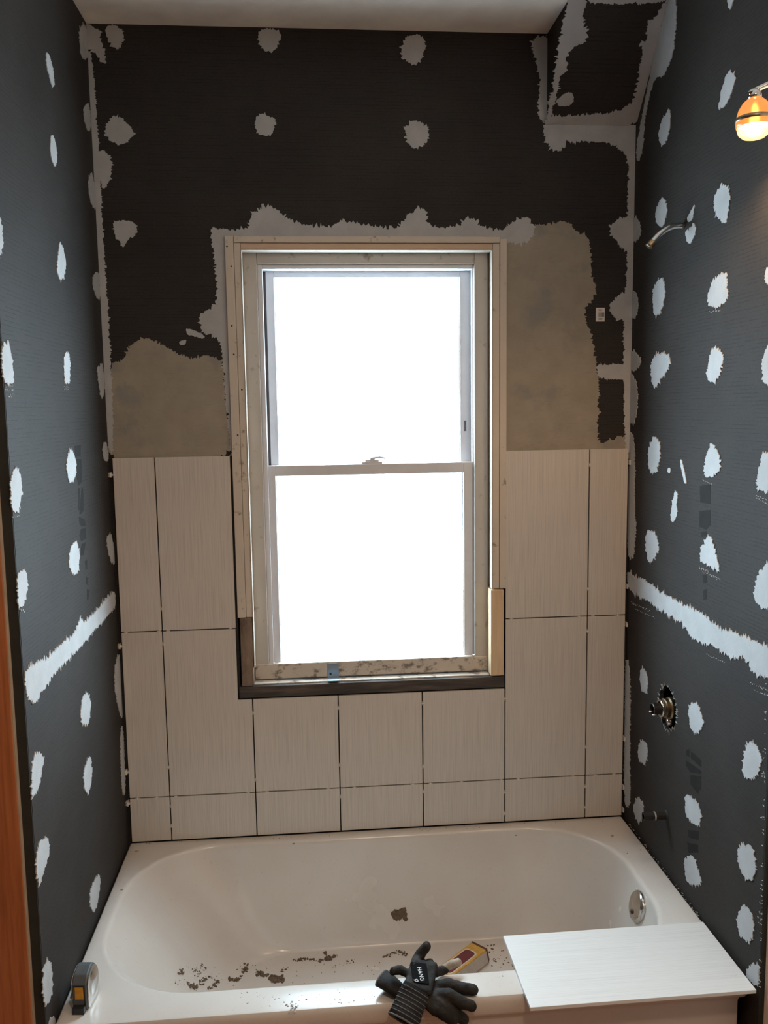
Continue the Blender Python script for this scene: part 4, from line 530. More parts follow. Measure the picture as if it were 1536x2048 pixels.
# ---- mortar patches, children of the surface they are smeared on
PARENT = {'B': wall_back, 'L': wall_left, 'R': wall_right, 'S': soffit}
for i, (pl, m, jag, pts) in enumerate(PAT):
    bm = bmesh.new()
    th = (0.0011 if m == 't' else 0.0017) + (i % 7)*0.00009
    prism(bm, ragged(pts, i, jag), PLANE[pl], -0.0004, th)
    link('mortar_patch', mesh_of(bm), M['tan'] if m == 't' else M['gray'], PARENT[pl])
for i, (pl, pts) in enumerate(MARK):
    bm = bmesh.new()
    prism(bm, pts, PLANE[pl], -0.0002, 0.0003)
    link('printed_mark', mesh_of(bm), M['mark'], PARENT[pl])
for pl in 'LR':
    bm = bmesh.new()
    rnd = random.Random(8)
    for i, (p, a, b) in enumerate(DASH):
        if p != pl:
            continue
        a = Vector(a); b = Vector(b)
        d = (b-a)
        nrm = Vector((-d.y, d.x)).normalized()*rnd.uniform(.0006, .0016)
        L = d.length
        t = 0.0
        while t < 1.0:                      # broken into short comb marks
            q = rnd.uniform(.003, .009)/max(L, 1e-4)
            p0 = a + d*t + nrm*rnd.uniform(-2.5, 2.5)
            p1 = a + d*min(t+q, 1.0) + nrm*rnd.uniform(-2.5, 2.5)
            w = nrm*rnd.uniform(.4, 1.1)
            prism(bm, [tuple(p0), tuple((p0+p1)/2 - w), tuple(p1), tuple((p0+p1)/2 + w)], PLANE[pl], -0.0003, 0.0011)
            t += q + rnd.uniform(.001, .006)/max(L, 1e-4)
    o = link('mortar_streaks', mesh_of(bm), M['gray'], PARENT[pl])
    tag(o, kind='stuff')

# ---- wall tiles (10 x 20 in), each its own piece with an open joint round it
JX = [-0.6415, -0.3850, -0.1285, 0.1280, 0.3845, 0.6410]
G2 = 0.0018
TB, T1, T2, T3 = 0.400, 0.5376, 1.0485, 1.5594
TL, TR_ = -0.7594, 0.7595
def tile(x0, x1, z0, z1):
    bm = bmesh.new()
    pts = [(x0, z0), (x1, z0), (x1, z1), (x0, z1)]
    prism(bm, pts, lambda u, v, t: Vector((u, t, v)), 0.0, 0.0085)
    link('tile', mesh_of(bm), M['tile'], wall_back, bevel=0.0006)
rows = [(TB, T1-G2), (T1+G2, T2-G2), (T2+G2, T3)]
for z0, z1 in rows:
    tile(TL, JX[0]-G2, z0, z1)
    tile(JX[5]+G2, TR_, z0, z1)
    tile(JX[4]+G2, JX[5]-G2, z0, z1)
tile(JX[0]+G2, JX[1]-G2, *rows[0])
tile(JX[0]+G2, -0.4275, *rows[2])
bm = bmesh.new()        # tile notched round the corner of the sill
prism(bm, [(JX[0]+G2, rows[1][0]), (JX[1]-G2, rows[1][0]), (JX[1]-G2, 0.829), (-0.4285, 0.829), (-0.4285, rows[1][1]), (JX[0]+G2, rows[1][1])],
      lambda u, v, t: Vector((u, t, v)), 0.0, 0.0085)
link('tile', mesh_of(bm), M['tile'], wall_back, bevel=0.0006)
for k in (1, 2, 3):
    tile(JX[k]+G2, JX[k+1]-G2, *rows[0])
    tile(JX[k]+G2, JX[k+1]-G2, rows[1][0], 0.829)

# small paper label on the board to the right of the window
lab = box_obj('paper_label', (0.6575, 0.6845, YB-0.0012, YB, 1.937, 1.977), M['paper'], wall_back)
bm = bmesh.new()
rnd = random.Random(2)
x = 0.6655
while x < 0.681:
    w = rnd.choice((.0008, .0013, .0018))
    box(bm, x, x+w, YB-0.0015, YB-0.0011, 1.950, 1.963)
    x += w + rnd.choice((.0008, .0012))
for z in (1.9455, 1.942, 1.968, 1.971):
    box(bm, 0.6655, 0.6655+rnd.uniform(.009, .015), YB-0.0015, YB-0.0011, z, z+.0012)
link('print', mesh_of(bm), M['ink'], lab)

# ================================================================= window
win = empty('window_1', (0, 0.05, 0.832), kind='structure')
WO = (0, 0.05, 0.832)
def W(name, b, mat, parent=None, bevel=0.001):
    return box_obj(name, b, M[mat], parent or win, bevel, WO)
# old wood surround, flush with the wall
W('casing_board', (-0.4205, -0.396, 0.000, 0.060, 1.080, 2.178), 'oldpaint', bevel=.0015)
W('casing_board', (-0.3952, -0.3770, 0.003, 0.060, 1.080, 2.160), 'oldpaint', bevel=.0015)
W('casing_board', (0.3672, 0.3875, 0.000, 0.060, 1.143, 2.172), 'oldpaint', bevel=.0015)
W('casing_board', (0.3465, 0.3664, 0.003, 0.060, 1.143, 2.160), 'oldpaint', bevel=.0015)
W('head_board', (-0.3945, 0.3665, -0.001, 0.060, 2.1605, 2.178), 'oldpaint', bevel=.0015)
W('head_board', (-0.3765, 0.3460, 0.003, 0.060, 2.1435, 2.1595), 'oldwood', bevel=.0015)
W('wood_block', (-0.4150, -0.3790, 0.001, 0.060, 0.870, 1.0785), 'blockwood', bevel=.002)
W('pine_block', (0.3390, 0.3800, -0.004, 0.050, 0.8725, 1.1405), 'pine', bevel=.003)
# strips added to stand for the bright lit inner edges of the casing
W('lit_edge_strip', (-0.3770, -0.3746, 0.001, 0.0445, 0.925, 2.1425), 'lit_strip', bevel=.0004)
W('lit_edge_strip', (0.3432, 0.3464, 0.001, 0.030, 1.143, 2.1425), 'lit_strip', bevel=.0004)
W('lit_edge_strip', (-0.3745, 0.3430, 0.001, 0.0445, 2.1395, 2.1434), 'lit_strip', bevel=.0004)
# side lining behind the casing
W('jamb_lining', (-0.4205, -0.3775, 0.0605, 0.121, 0.870, 2.178), 'oldpaint')
W('jamb_lining', (0.3495, 0.3875, 0.0605, 0.121, 0.870, 2.178), 'oldpaint')
W('jamb_lining', (-0.3770, 0.3490, 0.0605, 0.121, 2.145, 2.178), 'oldpaint')
# painted stop boards, set back in the opening
W('stop_board', (-0.3765, -0.3350, 0.045, 0.060, 0.9230, 2.1425), 'stop', bevel=.002)
W('stop_board', (0.3000, 0.3400, 0.045, 0.060, 0.9230, 2.1425), 'stop', bevel=.002)
W('stop_board', (-0.3345, 0.2995, 0.045, 0.060, 2.1085, 2.1425), 'stop', bevel=.002)
W('stool_board', (-0.3780, 0.3400, 0.043, 0.060, 0.876, 0.9235), 'dirtypaint', bevel=.003)
W('sill_board', (-0.4240, 0.3830, 0.000, 0.121, 0.8335, 0.8690), 'darkwood', bevel=.003)
W('sill_cap', (-0.3790, 0.3385, 0.012, 0.0425, 0.8692, 0.8735), 'dirtypaint')
# white vinyl frame
W('vinyl_frame', (-0.3345, -0.3205, 0.051, 0.121, 0.9236, 2.108), 'vinyl')
W('packing_strip', (-0.3774, -0.3346, 0.0605, 0.120, 0.8745, 2.1445), 'oldpaint')
W('packing_strip', (0.3101, 0.3494, 0.0605, 0.120, 0.8745, 2.1445), 'oldpaint')
W('packing_strip', (-0.3345, 0.3100, 0.0605, 0.120, 2.1082, 2.1445), 'oldpaint')
W('vinyl_frame', (0.2965, 0.3100, 0.062, 0.121, 0.9236, 2.108), 'vinyl')
W('vinyl_frame', (-0.3204, 0.2964, 0.052, 0.121, 2.0956, 2.108), 'vinyl')
W('vinyl_frame', (-0.3345, 0.3100, 0.062, 0.121, 0.8735, 0.9005), 'vinyl')
# sashes
def sash(name, x0, x1, z0, z1, gx0, gx1, gz0, gz1, y0, y1):
    s = empty(name, (0, 0, 0)); s.parent = win
    def B(n, b, m, bev=.0015):
        return box_obj(n, b, M[m], s, bev, WO)
    B('stile', (x0, gx0, y0, y1, z0, z1), 'vinyl')
    B('stile', (gx1, x1, y0, y1, z0, z1), 'vinyl')
    B('rail', (gx0, gx1, y0, y1, gz1, z1), 'vinyl')
    B('rail', (gx0, gx1, y0, y1, z0, gz0), 'vinyl')
    ym = (y0+y1)/2
    for b in ((gx0, gx0+.0025, ym-.004, ym+.004, gz0, gz1), (gx1-.0025, gx1, ym-.004, ym+.004, gz0, gz1)):
        B('glazing_bead', b, 'gasket' if False else 'vinyl', .0005)
    bm = bmesh.new()
    box(bm, gx0-.002, gx1+.002, ym-.0015-WO[1], ym+.0015-WO[1], gz0-.002-WO[2], gz1+.002-WO[2])
    link('pane', mesh_of(bm), M['pane'], s)
    return s
lower = sash('lower_sash', -0.3206, 0.2966, 0.9004, 1.5250, -0.2995, 0.2690, 0.9230, 1.4935, 0.0615, 0.0900)
upper = sash('upper_sash', -0.3130, 0.2966, 1.4900, 2.0958, -0.2890, 0.2650, 1.5220, 2.0780, 0.0930, 0.1180)
box_obj('track_gap', (-0.3206, -0.3129, 0.0985, 0.1180, 1.5000, 2.0957), M['gasket'], win, 0, WO)
# sash lock on the meeting rail
bm = bmesh.new()
box(bm, -0.040, 0.022, 0.064-WO[1], 0.086-WO[1], 1.5252-WO[2], 1.5310-WO[2])
box(bm, -0.030, 0.012, 0.067-WO[1], 0.083-WO[1], 1.5310-WO[2], 1.5370-WO[2])
lathe(bm, [(0.0, 0.0), (0.010, 0.0), (0.010, 0.007), (0.0, 0.008)], (-0.008, 0.075-WO[1], 1.537-WO[2]), 'z', 16)
tube(bm, [(-0.006, 0.072-WO[1], 1.542-WO[2]), (0.014, 0.066-WO[1], 1.545-WO[2]), (0.030, 0.064-WO[1], 1.541-WO[2])], [.004, .0035, .003], 8)
link('sash_lock', mesh_of(bm), M['vinyl'], lower)
# ventilation stops low on the upper stiles: a row of fine ribs
for x in (-0.301, 0.280):
    bm = bmesh.new()
    box(bm, x-.003, x+.003, 0.0915-WO[1], 0.0932-WO[1], 1.618-WO[2], 1.650-WO[2])
    for k in range(7):
        z = 1.622 + k*.004
        box(bm, x-.0026, x+.0026, 0.0902-WO[1], 0.0916-WO[1], z-WO[2], z+.0018-WO[2])
    link('vent_latch', mesh_of(bm), M['gasket'] if x > 0 else M['vinyl'], upper)
# zinc angle clip screwed to the stool
bm = bmesh.new()
box(bm, -0.1580, -0.1235, 0.0405-WO[1], 0.0425-WO[1], 0.874-WO[2], 0.918-WO[2])
box(bm, -0.1575, -0.1240, 0.0050-WO[1], 0.0425-WO[1], 0.8737-WO[2], 0.8757-WO[2])
clip = link('metal_clip', mesh_of(bm), M['steelclip'], win)
bm = bmesh.new()
lathe(bm, [(0.0, 0.0), (0.0035, 0.0), (0.0035, 0.0012), (0.0, 0.0016)], (-0.149, 0.0405-WO[1], 0.886-WO[2]), 'y', 14, -1)
link('screw', mesh_of(bm), M['edge'], clip)
W('teal_tab', (-0.1560, -0.1245, 0.0000, 0.0120, 0.8758, 0.8772), 'tealtape', clip, 0)
# nail heads and holes in the old casing
bm = bmesh.new()
for x, z in [(-0.414, 2.150), (-0.404, 2.095), (-0.408, 1.93), (-0.405, 1.85), (-0.386, 1.75), (-0.402, 1.62), (0.380, 2.085), (0.372, 2.06), (0.379, 1.905), (0.375, 1.70), (0.372, 1.40), (-0.36, 2.168), (-0.345, 2.165), (0.19, 2.166), (0.345, 2.165)]:
    lathe(bm, [(0.0, 0.0008), (0.0026, 0.0004), (0.0026, 0.0)], (x, 0.0002-WO[1] if abs(x) > .396 or z > 2.16 else 0.0028-WO[1], z-WO[2]), 'y', 10, -1)
link('nail_heads', mesh_of(bm), M['edge'], win)

# ================================================================= bathtub
tub = empty('bathtub', (0, -0.39, 0), 'white enamelled bathtub full of dust set between the grey walls', 'bathtub')
TO = (0, -0.39, 0)
def rrect(x0, x1, y0, y1, r, nc=14, nx=26, ny=12):
    """rounded rectangle, counter-clockwise from the front left, same count for every radius"""
    P = []
    r = min(r, (x1-x0)/2-1e-4, (y1-y0)/2-1e-4)
    def side(a, b, n):
        for k in range(n):
            t = k/n
            P.append((a[0]+(b[0]-a[0])*t, a[1]+(b[1]-a[1])*t))
    def corner(cx, cy, a0):
        for k in range(nc):
            a = a0 + (math.pi/2)*k/nc
            P.append((cx+r*math.cos(a), cy+r*math.sin(a)))
    side((x0+r, y0), (x1-r, y0), nx); corner(x1-r, y0+r, -math.pi/2)
    side((x1, y0+r), (x1, y1-r), ny); corner(x1-r, y1-r, 0)
    side((x1-r, y1), (x0+r, y1), nx); corner(x0+r, y1-r, math.pi/2)
    side((x0, y1-r), (x0, y0+r), ny); corner(x0+r, y0+r, math.pi)
    return P
OX0, OX1, OY0, OY1 = -0.7690, 0.7650, -0.7870, 0.0105
def outer(ins, z): return (rrect(OX0+ins, OX1-ins, OY0+ins, OY1-ins, 0.004), z)
BO = (-0.727, 0.676, -0.694, -0.034, 0.25)
BB = (-0.43, 0.585, -0.585, -0.120, 0.16)
def inner(s, z, grow=0.0):
    q = [a+(b-a)*s for a, b in zip(BO, BB)]
    return (rrect(q[0]-grow, q[1]+grow, q[2]-grow, q[3]+grow, q[4]+grow), z)
ringsA = [outer(0.014, 0.0), outer(0.014, RIM-0.062), outer(0.011, RIM-0.052), outer(0.003, RIM-0.046), outer(0, RIM-0.038), outer(0, RIM-0.013),
          outer(0.002, RIM-0.006), outer(0.006, RIM-0.0015), outer(0.012, RIM)]
rings = [inner(0, RIM, 0.013), inner(0, RIM-0.001, 0.007), inner(0, RIM-0.004, 0.002), inner(0, RIM-0.010, -0.0015), inner(0.03, RIM-0.022), ]
for k in range(1, 9):
    t = k/8
    rings.append(inner(0.03+0.66*t, RIM-0.022 - (RIM-0.022-0.150)*t))
for k in range(1, 8):
    a = k/7*math.pi/2
    rings.append(inner(0.69+0.31*(1-math.cos(a)) if False else 0.69+0.31*math.sin(a)*1.0 if False else 0.69+0.31*(k/7)**1.0, 0.150-0.064*math.sin(a)))
rings.append((rrect(-0.40, 0.56, -0.555, -0.15, 0.14), 0.0845))
rings.append((rrect(-0.20, 0.40, -0.42, -0.28, 0.06), 0.083))
def loft(rs, cap):
    bm = bmesh.new()
    prev = None
    for P, z in rs:
        cur = [bm.verts.new((x-TO[0], y-TO[1], z)) for x, y in P]
        if prev:
            n = len(cur)
            for i in range(n):
                bm.faces.new([prev[i], prev[(i+1) % n], cur[(i+1) % n], cur[i]])
        prev = cur
    if cap:
        bm.faces.new(prev)
    return bm
bm = loft(ringsA[7:] + rings, True)
basin_me = mesh_of(bm)
basin = link('basin', basin_me, M['tub'], tub, smooth=True)
bmA = loft(ringsA[:8], False)
link('apron', mesh_of(bmA), M['tub'], tub, smooth=True)
bt = bmesh.new(); bt.from_mesh(basin_me)
BVH = BVHTree.FromBMesh(bt); bt.free()
def down(x, y):
    h = BVH.ray_cast(Vector((x-TO[0], y-TO[1], 1.0)), Vector((0, 0, -1)))
    return h[0].z if h[0] is not None else RIM
# overflow plate on the right end wall of the basin
OV_Y, OV_Z = -0.395, 0.338
h = BVH.ray_cast(Vector((0.2-TO[0], OV_Y-TO[1], OV_Z)), Vector((1, 0, 0)))
ovp = h[0]; ovn = h[1]
if ovn.x > 0: ovn = -ovn
q = ovn.to_track_quat('Z', 'Y').to_matrix().to_4x4()
bm = bmesh.new()
lathe(bm, [(0.041, 0.0), (0.041, 0.007), (0.038, 0.011), (0.030, 0.0135), (0.012, 0.0145), (0.0, 0.0145)], (0, 0, 0), 'z', 40)
bm.transform(Matrix.Translation(ovp) @ q)
ov = link('overflow_plate', mesh_of(bm), M['chrome'], tub, smooth=True)
bm = bmesh.new()
lathe(bm, [(0.006, 0.0), (0.006, 0.003), (0.0, 0.0045)], (0, -0.018, 0.0138), 'z', 16)
bm.transform(Matrix.Translation(ovp) @ q)
link('screw', mesh_of(bm), M['darkmetal'], ov, smooth=True)

# ---- crumbs of mortar and grit lying in the basin and on the rim
def crumbs(name, items, mat, zfun, label, flat=0.55):
    bm = bmesh.new()
    rnd = random.Random(name)
    for x, y, s in items:
        z = zfun(x, y)
        n0 = len(bm.verts)
        r = bmesh.ops.create_icosphere(bm, subdivisions=1, radius=1.0)
        rot = Matrix.Rotation(rnd.uniform(0, 6.28), 3, 'Z')
        sx, sy, sz = s*rnd.uniform(.6, 1.7), s*rnd.uniform(.5, 1.1), s*flat*rnd.uniform(.5, 1)
        for v in r['verts']:
            p = v.co*rnd.uniform(.75, 1.2)
            p = rot @ Vector((p.x*sx, p.y*sy, p.z*sz))
            v.co = p + Vector((x, y, z + sz*.35))
    return tag(link(name, mesh_of(bm), mat), label, 'debris', kind='stuff')
crumbs('mortar_crumbs', [(x, y, s_*1.15) for x, y, s_ in CRUMB], M['crumb'], down, 'brown crumbs of old mortar scattered over the bottom of the bathtub')
crumbs('grit', RIMC, M['greycrumb'], lambda x, y: RIM, 'fine grey grit lying along the bathtub rim')
# dried splat of mud on the far side of the basin
h = BVH.ray_cast(Vector((0.040-TO[0], -0.45-TO[1], 0.165)), Vector((0, 1, 0)))
sp, sn = h[0] + Vector(TO), h[1]
if sn.y > 0: sn = -sn
bm = bmesh.new()
qm = sn.to_track_quat('Z', 'Y').to_matrix().to_4x4()
spl = [(-.026, .010), (-.012, .020), (.004, .017), (.013, .022), (.024, .014), (.022, -.002), (.030, -.016), (.016, -.014), (.010, -.006), (.002, -.012), (-.012, -.016), (-.022, -.004)]
rg = ragged(spl, 77, 1.0)
prism(bm, rg, lambda u, v, t: Vector((u, v, t)), -0.001, 0.0022)
bm.transform(Matrix.Translation(sp) @ qm)
tag(link('mud_splat', mesh_of(bm), M['crumb']), 'brown dried splat of mud stuck on the far inner side of the tub', 'mud')

# ================================================================= loose tile across the rim
lt = bmesh.new()
box(lt, 0, 0.508, 0, 0.256, 0, 0.0085)
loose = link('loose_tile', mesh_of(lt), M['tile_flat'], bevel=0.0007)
loose.location = (0.2490, -0.8400, RIM+0.0004)
loose.rotation_euler = (0, 0, R(0.4))
tag(loose, 'loose pale streaked tile laid flat across the tub corner', 'tile')

# ================================================================= tile spacers
bm = bmesh.new()
box(bm, -0.0045, 0.0045, -0.0022, 0.004, -0.0009, 0.0009)
box(bm, -0.0009, 0.0009, -0.0012, 0.004, -0.0055, 0.0055)
sp_v = mesh_of(bm, 'spacer_across')
bm = bmesh.new()
box(bm, -0.0009, 0.0009, -0.0022, 0.004, -0.0045, 0.0045)
box(bm, -0.0055, 0.0055, -0.0012, 0.004, -0.0009, 0.0009)
sp_h = mesh_of(bm, 'spacer_upright')
ORD = ['first', 'second', 'third', 'fourth', 'fifth', 'sixth', 'seventh', 'eighth', 'ninth', 'tenth', 'eleventh', 'twelfth', 'thirteenth', 'fourteenth', 'fifteenth', 'sixteenth', 'seventeenth', 'eighteenth', 'nineteenth', 'twentieth']
joints = {}
for x, z, o_ in SPACER:
    if o_ == 'v':
        j = min(range(6), key=lambda q: abs(JX[q]-x))
        joints.setdefault(('v', j), []).append((JX[j], z))
    else:
        j = min((0, 1), key=lambda q: abs((T1, T2)[q]-z))
        joints.setdefault(('h', j), []).append((x, (T1, T2)[j]))
for (o_, j), pts in sorted(joints.items()):
    pts.sort(key=lambda p: -p[1] if o_ == 'v' else p[0])
    for k, (x, z) in enumerate(pts):
        o = link('tile_spacer', sp_v if o_ == 'v' else sp_h, M['spacer'])
        o.location = (x, 0.0, z)
        if o_ == 'v':
            lb = f"tiny white spacer, {ORD[k]} from the top in the {ORD[j]} upright tile joint from the left"
        else:
            lb = f"tiny white spacer, {ORD[k]} from the left in the {'lower' if j == 0 else 'upper'} level tile joint"
        tag(o, lb, 'spacer', 'tile spacers in the joints')
bm = bmesh.new()
box(bm, -0.0062, 0.0062, -0.003, 0.011, -0.0022, 0.0022)
box(bm, -0.0022, 0.0022, -0.004, 0.011, -0.0070, 0.0070)
box(bm, -0.0062, -0.0040, -0.003, 0.011, -0.0062, 0.0062)
wedge = mesh_of(bm, 'edge_spacer')
edge_names = {0: 'topmost', 1: 'second', 2: 'third', 3: 'lowest'}
nL = nR = 0
ords = ['uppermost', 'second', 'third', 'fourth', 'fifth', 'lowest']
for i, (x, z) in enumerate(EDGE):
    o = link('edge_spacer', wedge, M['spacer'])
    left = x < 0
    o.location = ((TL+XL)/2 if left else (TR_+XR)/2+0.0015, 0.0, z)
    o.scale = (0.98 if left else 0.55, 1, 1)
    k = i if left else i-4
    nm = (['uppermost', 'second', 'third', 'lowest'][k] if left else ords[k])
    tag(o, f"{nm} white plastic spacer from the top wedged between tile edge and {'left' if left else 'right'} wall" if k not in (0,) and nm != 'lowest'
        else f"{nm} white plastic spacer wedged between tile edge and {'left' if left else 'right'} wall", 'spacer', 'edge spacers in the wall corners')

# ================================================================= plumbing stubs on the right wall
sa = empty('curved_shower_pipe', (XR, -0.335, 2.137), 'curved chrome shower pipe without a head sticking out of the right wall', 'shower pipe')
bm = bmesh.new()
pts = []
A, B_, C_, D_ = Vector((0.004, 0, 0.001)), Vector((-0.035, 0, 0.006)), Vector((-0.058, 0, -0.010)), Vector((-0.080, 0, -0.036))
for k in range(15):
    t = k/14
    pts.append(A*(1-t)**3 + B_*3*t*(1-t)**2 + C_*3*t*t*(1-t) + D_*t**3)
tube(bm, pts, 0.0095, 18, False)
link('pipe', mesh_of(bm), M['chrome'], sa, smooth=True)
bm = bmesh.new()
dr = (pts[-1]-pts[-2]).normalized()
e = pts[-1]
tube(bm, [e, e+dr*.004, e+dr*.006, e+dr*.010, e+dr*.012, e+dr*.017, e+dr*.017, e+dr*.002], [.0098, .0102, .0096, .0102, .0096, .0100, .0078, .0078], 18, False)
link('threaded_end', mesh_of(bm), M['brass'], sa, smooth=True)

va = empty('shower_valve', (XR, HY, HZ), 'bare brass shower valve sticking out of a round hole in the right wall', 'valve')
bm = bmesh.new()
lathe(bm, [(0.0, 0.070), (0.030, 0.070), (0.030, 0.004), (0.027, 0.000), (0.027, -0.010), (0.022, -0.012), (0.022, -0.016), (0.0, -0.016)], (0, 0, 0), 'x', 28)
link('body', mesh_of(bm), M['brass'], va, smooth=False)
bm = bmesh.new()
lathe(bm, [(0.019, 0), (0.0245, 0), (0.0245, 0.006), (0.019, 0.006), (0.019, 0)], (-0.0225, 0, 0), 'x', 28)
link('collar', mesh_of(bm), M['chrome'], va, smooth=True)
bm = bmesh.new()
lathe(bm, [(0.0, 0.0), (0.0175, 0.0), (0.0175, 0.020), (0.0150, 0.022), (0.0150, 0.010), (0.0, 0.010)], (-0.0225, 0, -0.002), 'x', 22, -1)
link('cartridge', mesh_of(bm), M['darkmetal'], va, smooth=False)
for s, zz in ((1, -0.010), (-1, -0.012)):
    bm = bmesh.new()
    tube(bm, [(-0.026, s*0.011, zz), (-0.044, s*0.012, zz-.002), (-0.047, s*0.012, zz-.002)], [.0035, .0035, .002], 10)
    link('screw', mesh_of(bm), M['chrome'], va, smooth=True)
bm = bmesh.new()
lathe(bm, [(0.0, 0.0), (0.010, 0.001), (0.012, 0.010), (0.012, 0.05), (0, 0.05)], (0.0, 0.004, -0.040), 'x', 18)
link('stop_screw', mesh_of(bm), M['chrome'], va, smooth=True)

spt = empty('spout_pipe', (XR, -0.318, 0.554), 'short black pipe stub for the tub spout low on the right wall', 'pipe')
bm = bmesh.new()
tube(bm, [(0.004, 0, 0), (-0.060, 0, 0.001)], 0.0105, 20)
link('pipe', mesh_of(bm), M['blackpipe'], spt, smooth=False)
bm = bmesh.new()
tube(bm, [(-0.060, 0, 0.001), (-0.066, 0, .001), (-0.066, 0, .001), (-0.058, 0, .001)], [.0115, .0115, .0075, .0075], 20, False)
link('end_ring', mesh_of(bm), M['darkmetal'], spt)
bm = bmesh.new()
lathe(bm, [(0.0108, 0), (0.0118, 0.001), (0.0118, 0.004), (0.0108, 0.005)], (-0.036, 0, 0.0006), 'x', 20)
link('tape_band', mesh_of(bm), M['greycrumb'], spt)
bm = bmesh.new()
lathe(bm, [(0.0106, 0.0), (0.015, 0.0), (0.013, -0.003), (0.0106, -0.003)], (-0.0002, 0, 0), 'x', 24)
link('pipe_hole', mesh_of(bm), M['edge'], spt)

# ================================================================= vanity lamp on the room wall, just inside the frame
LC = (0.661, -0.88, 2.216)
lamp = empty('vanity_lamp', LC, 'lit amber glass wall lamp on a chrome arm beside the right wall', 'lamp')
def glow_glass(name, tint, em, strength, clear):
    m = bpy.data.materials.new(name)
    m.use_nodes = True
    nt = m.node_tree
    b = nt.nodes['Principled BSDF']
    out = nt.nodes['Material Output']
    n = noise(nt, coords(nt), 60, 2)
    nt.links.new(ramp(nt, n, [(0.3, tuple(c*0.030 for c in tint)), (0.7, tuple(c*0.045 for c in tint))]), b.inputs['Base Color'])
    b.inputs['Roughness'].default_value = 0.25
    b.inputs['Emission Color'].default_value = (*em, 1)
    b.inputs['Emission Strength'].default_value = strength
    tr = nd(nt, 'ShaderNodeBsdfTransparent')
    tr.inputs[0].default_value = (*tint, 1)
    mx = nd(nt, 'ShaderNodeMixShader')
    mx.inputs[0].default_value = clear
    nt.links.new(b.outputs[0], mx.inputs[1])
    nt.links.new(tr.outputs[0], mx.inputs[2])
    nt.links.new(mx.outputs[0], out.inputs[0])
    return m
M['amber'] = glow_glass('amber_glass', (1.0, 0.62, 0.30), (0.72, 0.30, 0.07), 1.0, 0.16)
M['opal'] = glow_glass('opal_bulb', (1.0, 0.88, 0.68), (1.0, 0.66, 0.22), 0.95, 0.72)
bm = bmesh.new()
lathe(bm, [(0.010, 0.046), (0.014, 0.043), (0.022, 0.036), (0.029, 0.024), (0.0325, 0.010), (0.0335, -0.002), (0.0325, -0.008)], (0, 0, 0), 'z', 32)
shade = link('shade', mesh_of(bm), M['amber'], lamp, smooth=True)
mo = shade.modifiers.new('solid', 'SOLIDIFY'); mo.thickness = 0.002
bm = bmesh.new()
lathe(bm, [(0.0333, 0.004), (0.0345, 0.006), (0.0345, 0.010), (0.0333, 0.012)], (0, 0, -0.002), 'z', 32)
link('band', mesh_of(bm), M['brass'], shade, smooth=True)
bm = bmesh.new()
lathe(bm, [(0.0305, -0.006), (0.0305, -0.012), (0.028, -0.020), (0.020, -0.027), (0.010, -0.030), (0.0, -0.031)], (0, 0, 0), 'z', 32)
link('bulb', mesh_of(bm), M['opal'], lamp, smooth=True)
bm = bmesh.new()
lathe(bm, [(0.0, 0.060), (0.010, 0.060), (0.012, 0.050), (0.012, 0.044), (0.0, 0.043)], (0, 0, 0), 'z', 24)
link('cap', mesh_of(bm), M['chrome'], lamp, smooth=True)
bm = bmesh.new()
tube(bm, [(-0.012, 0, 0.052), (0.004, -0.006, 0.060), (0.040, -0.018, 0.074), (0.080, -0.030, 0.080), (0.1185, -0.044, 0.076)], 0.0055, 14)
link('arm', mesh_of(bm), M['chrome'], lamp, smooth=True)
bm = bmesh.new()
lathe(bm, [(0.0, 0.0195), (0.020, 0.0185), (0.042, 0.010), (0.045, 0.0), (0.0, 0.0)], (XR+0.0127-LC[0], -0.044, 0.076), 'x', 28, -1)
link('wall_plate', mesh_of(bm), M['chrome'], lamp, smooth=True)
ld = bpy.data.lights.new('vanity_light', 'POINT')
ld.energy = VANITY_W
ld.color = WARM
ld.shadow_soft_size = 0.008
lo = bpy.data.objects.new('vanity_light', ld)
lo.location = (LC[0], LC[1], LC[2]+0.008)
COL.objects.link(lo)

# unseen opal dome added for warm fill, behind and above the photographer
cl = empty('fill_lamp', (0.20, -2.35, CEIL), 'unseen round opal dome lamp added on the ceiling as warm fill', 'lamp')
M['dome'] = emissive('opal_dome', (1.0, 0.78, 0.55), 1.0)
bm = bmesh.new()
lathe(bm, [(0.002, -0.075), (0.06, -0.068), (0.11, -0.045), (0.135, -0.015), (0.138, -0.004)], (0, 0, 0), 'z', 36)
link('dome', mesh_of(bm), M['dome'], cl, smooth=True)
bm = bmesh.new()
lathe(bm, [(0.139, -0.012), (0.150, -0.010), (0.150, -0.0005), (0.002, -0.0005)], (0, 0, 0), 'z', 36)
link('ring', mesh_of(bm), M['chrome'], cl)
ld = bpy.data.lights.new('fill_light', 'AREA')
ld.shape = 'DISK'
ld.size = 0.26
ld.energy = FILL_LAMP_W
ld.color = WARM
lo = bpy.data.objects.new('fill_light', ld)
lo.location = (0.20, -2.35, CEIL-0.082)
COL.objects.link(lo)

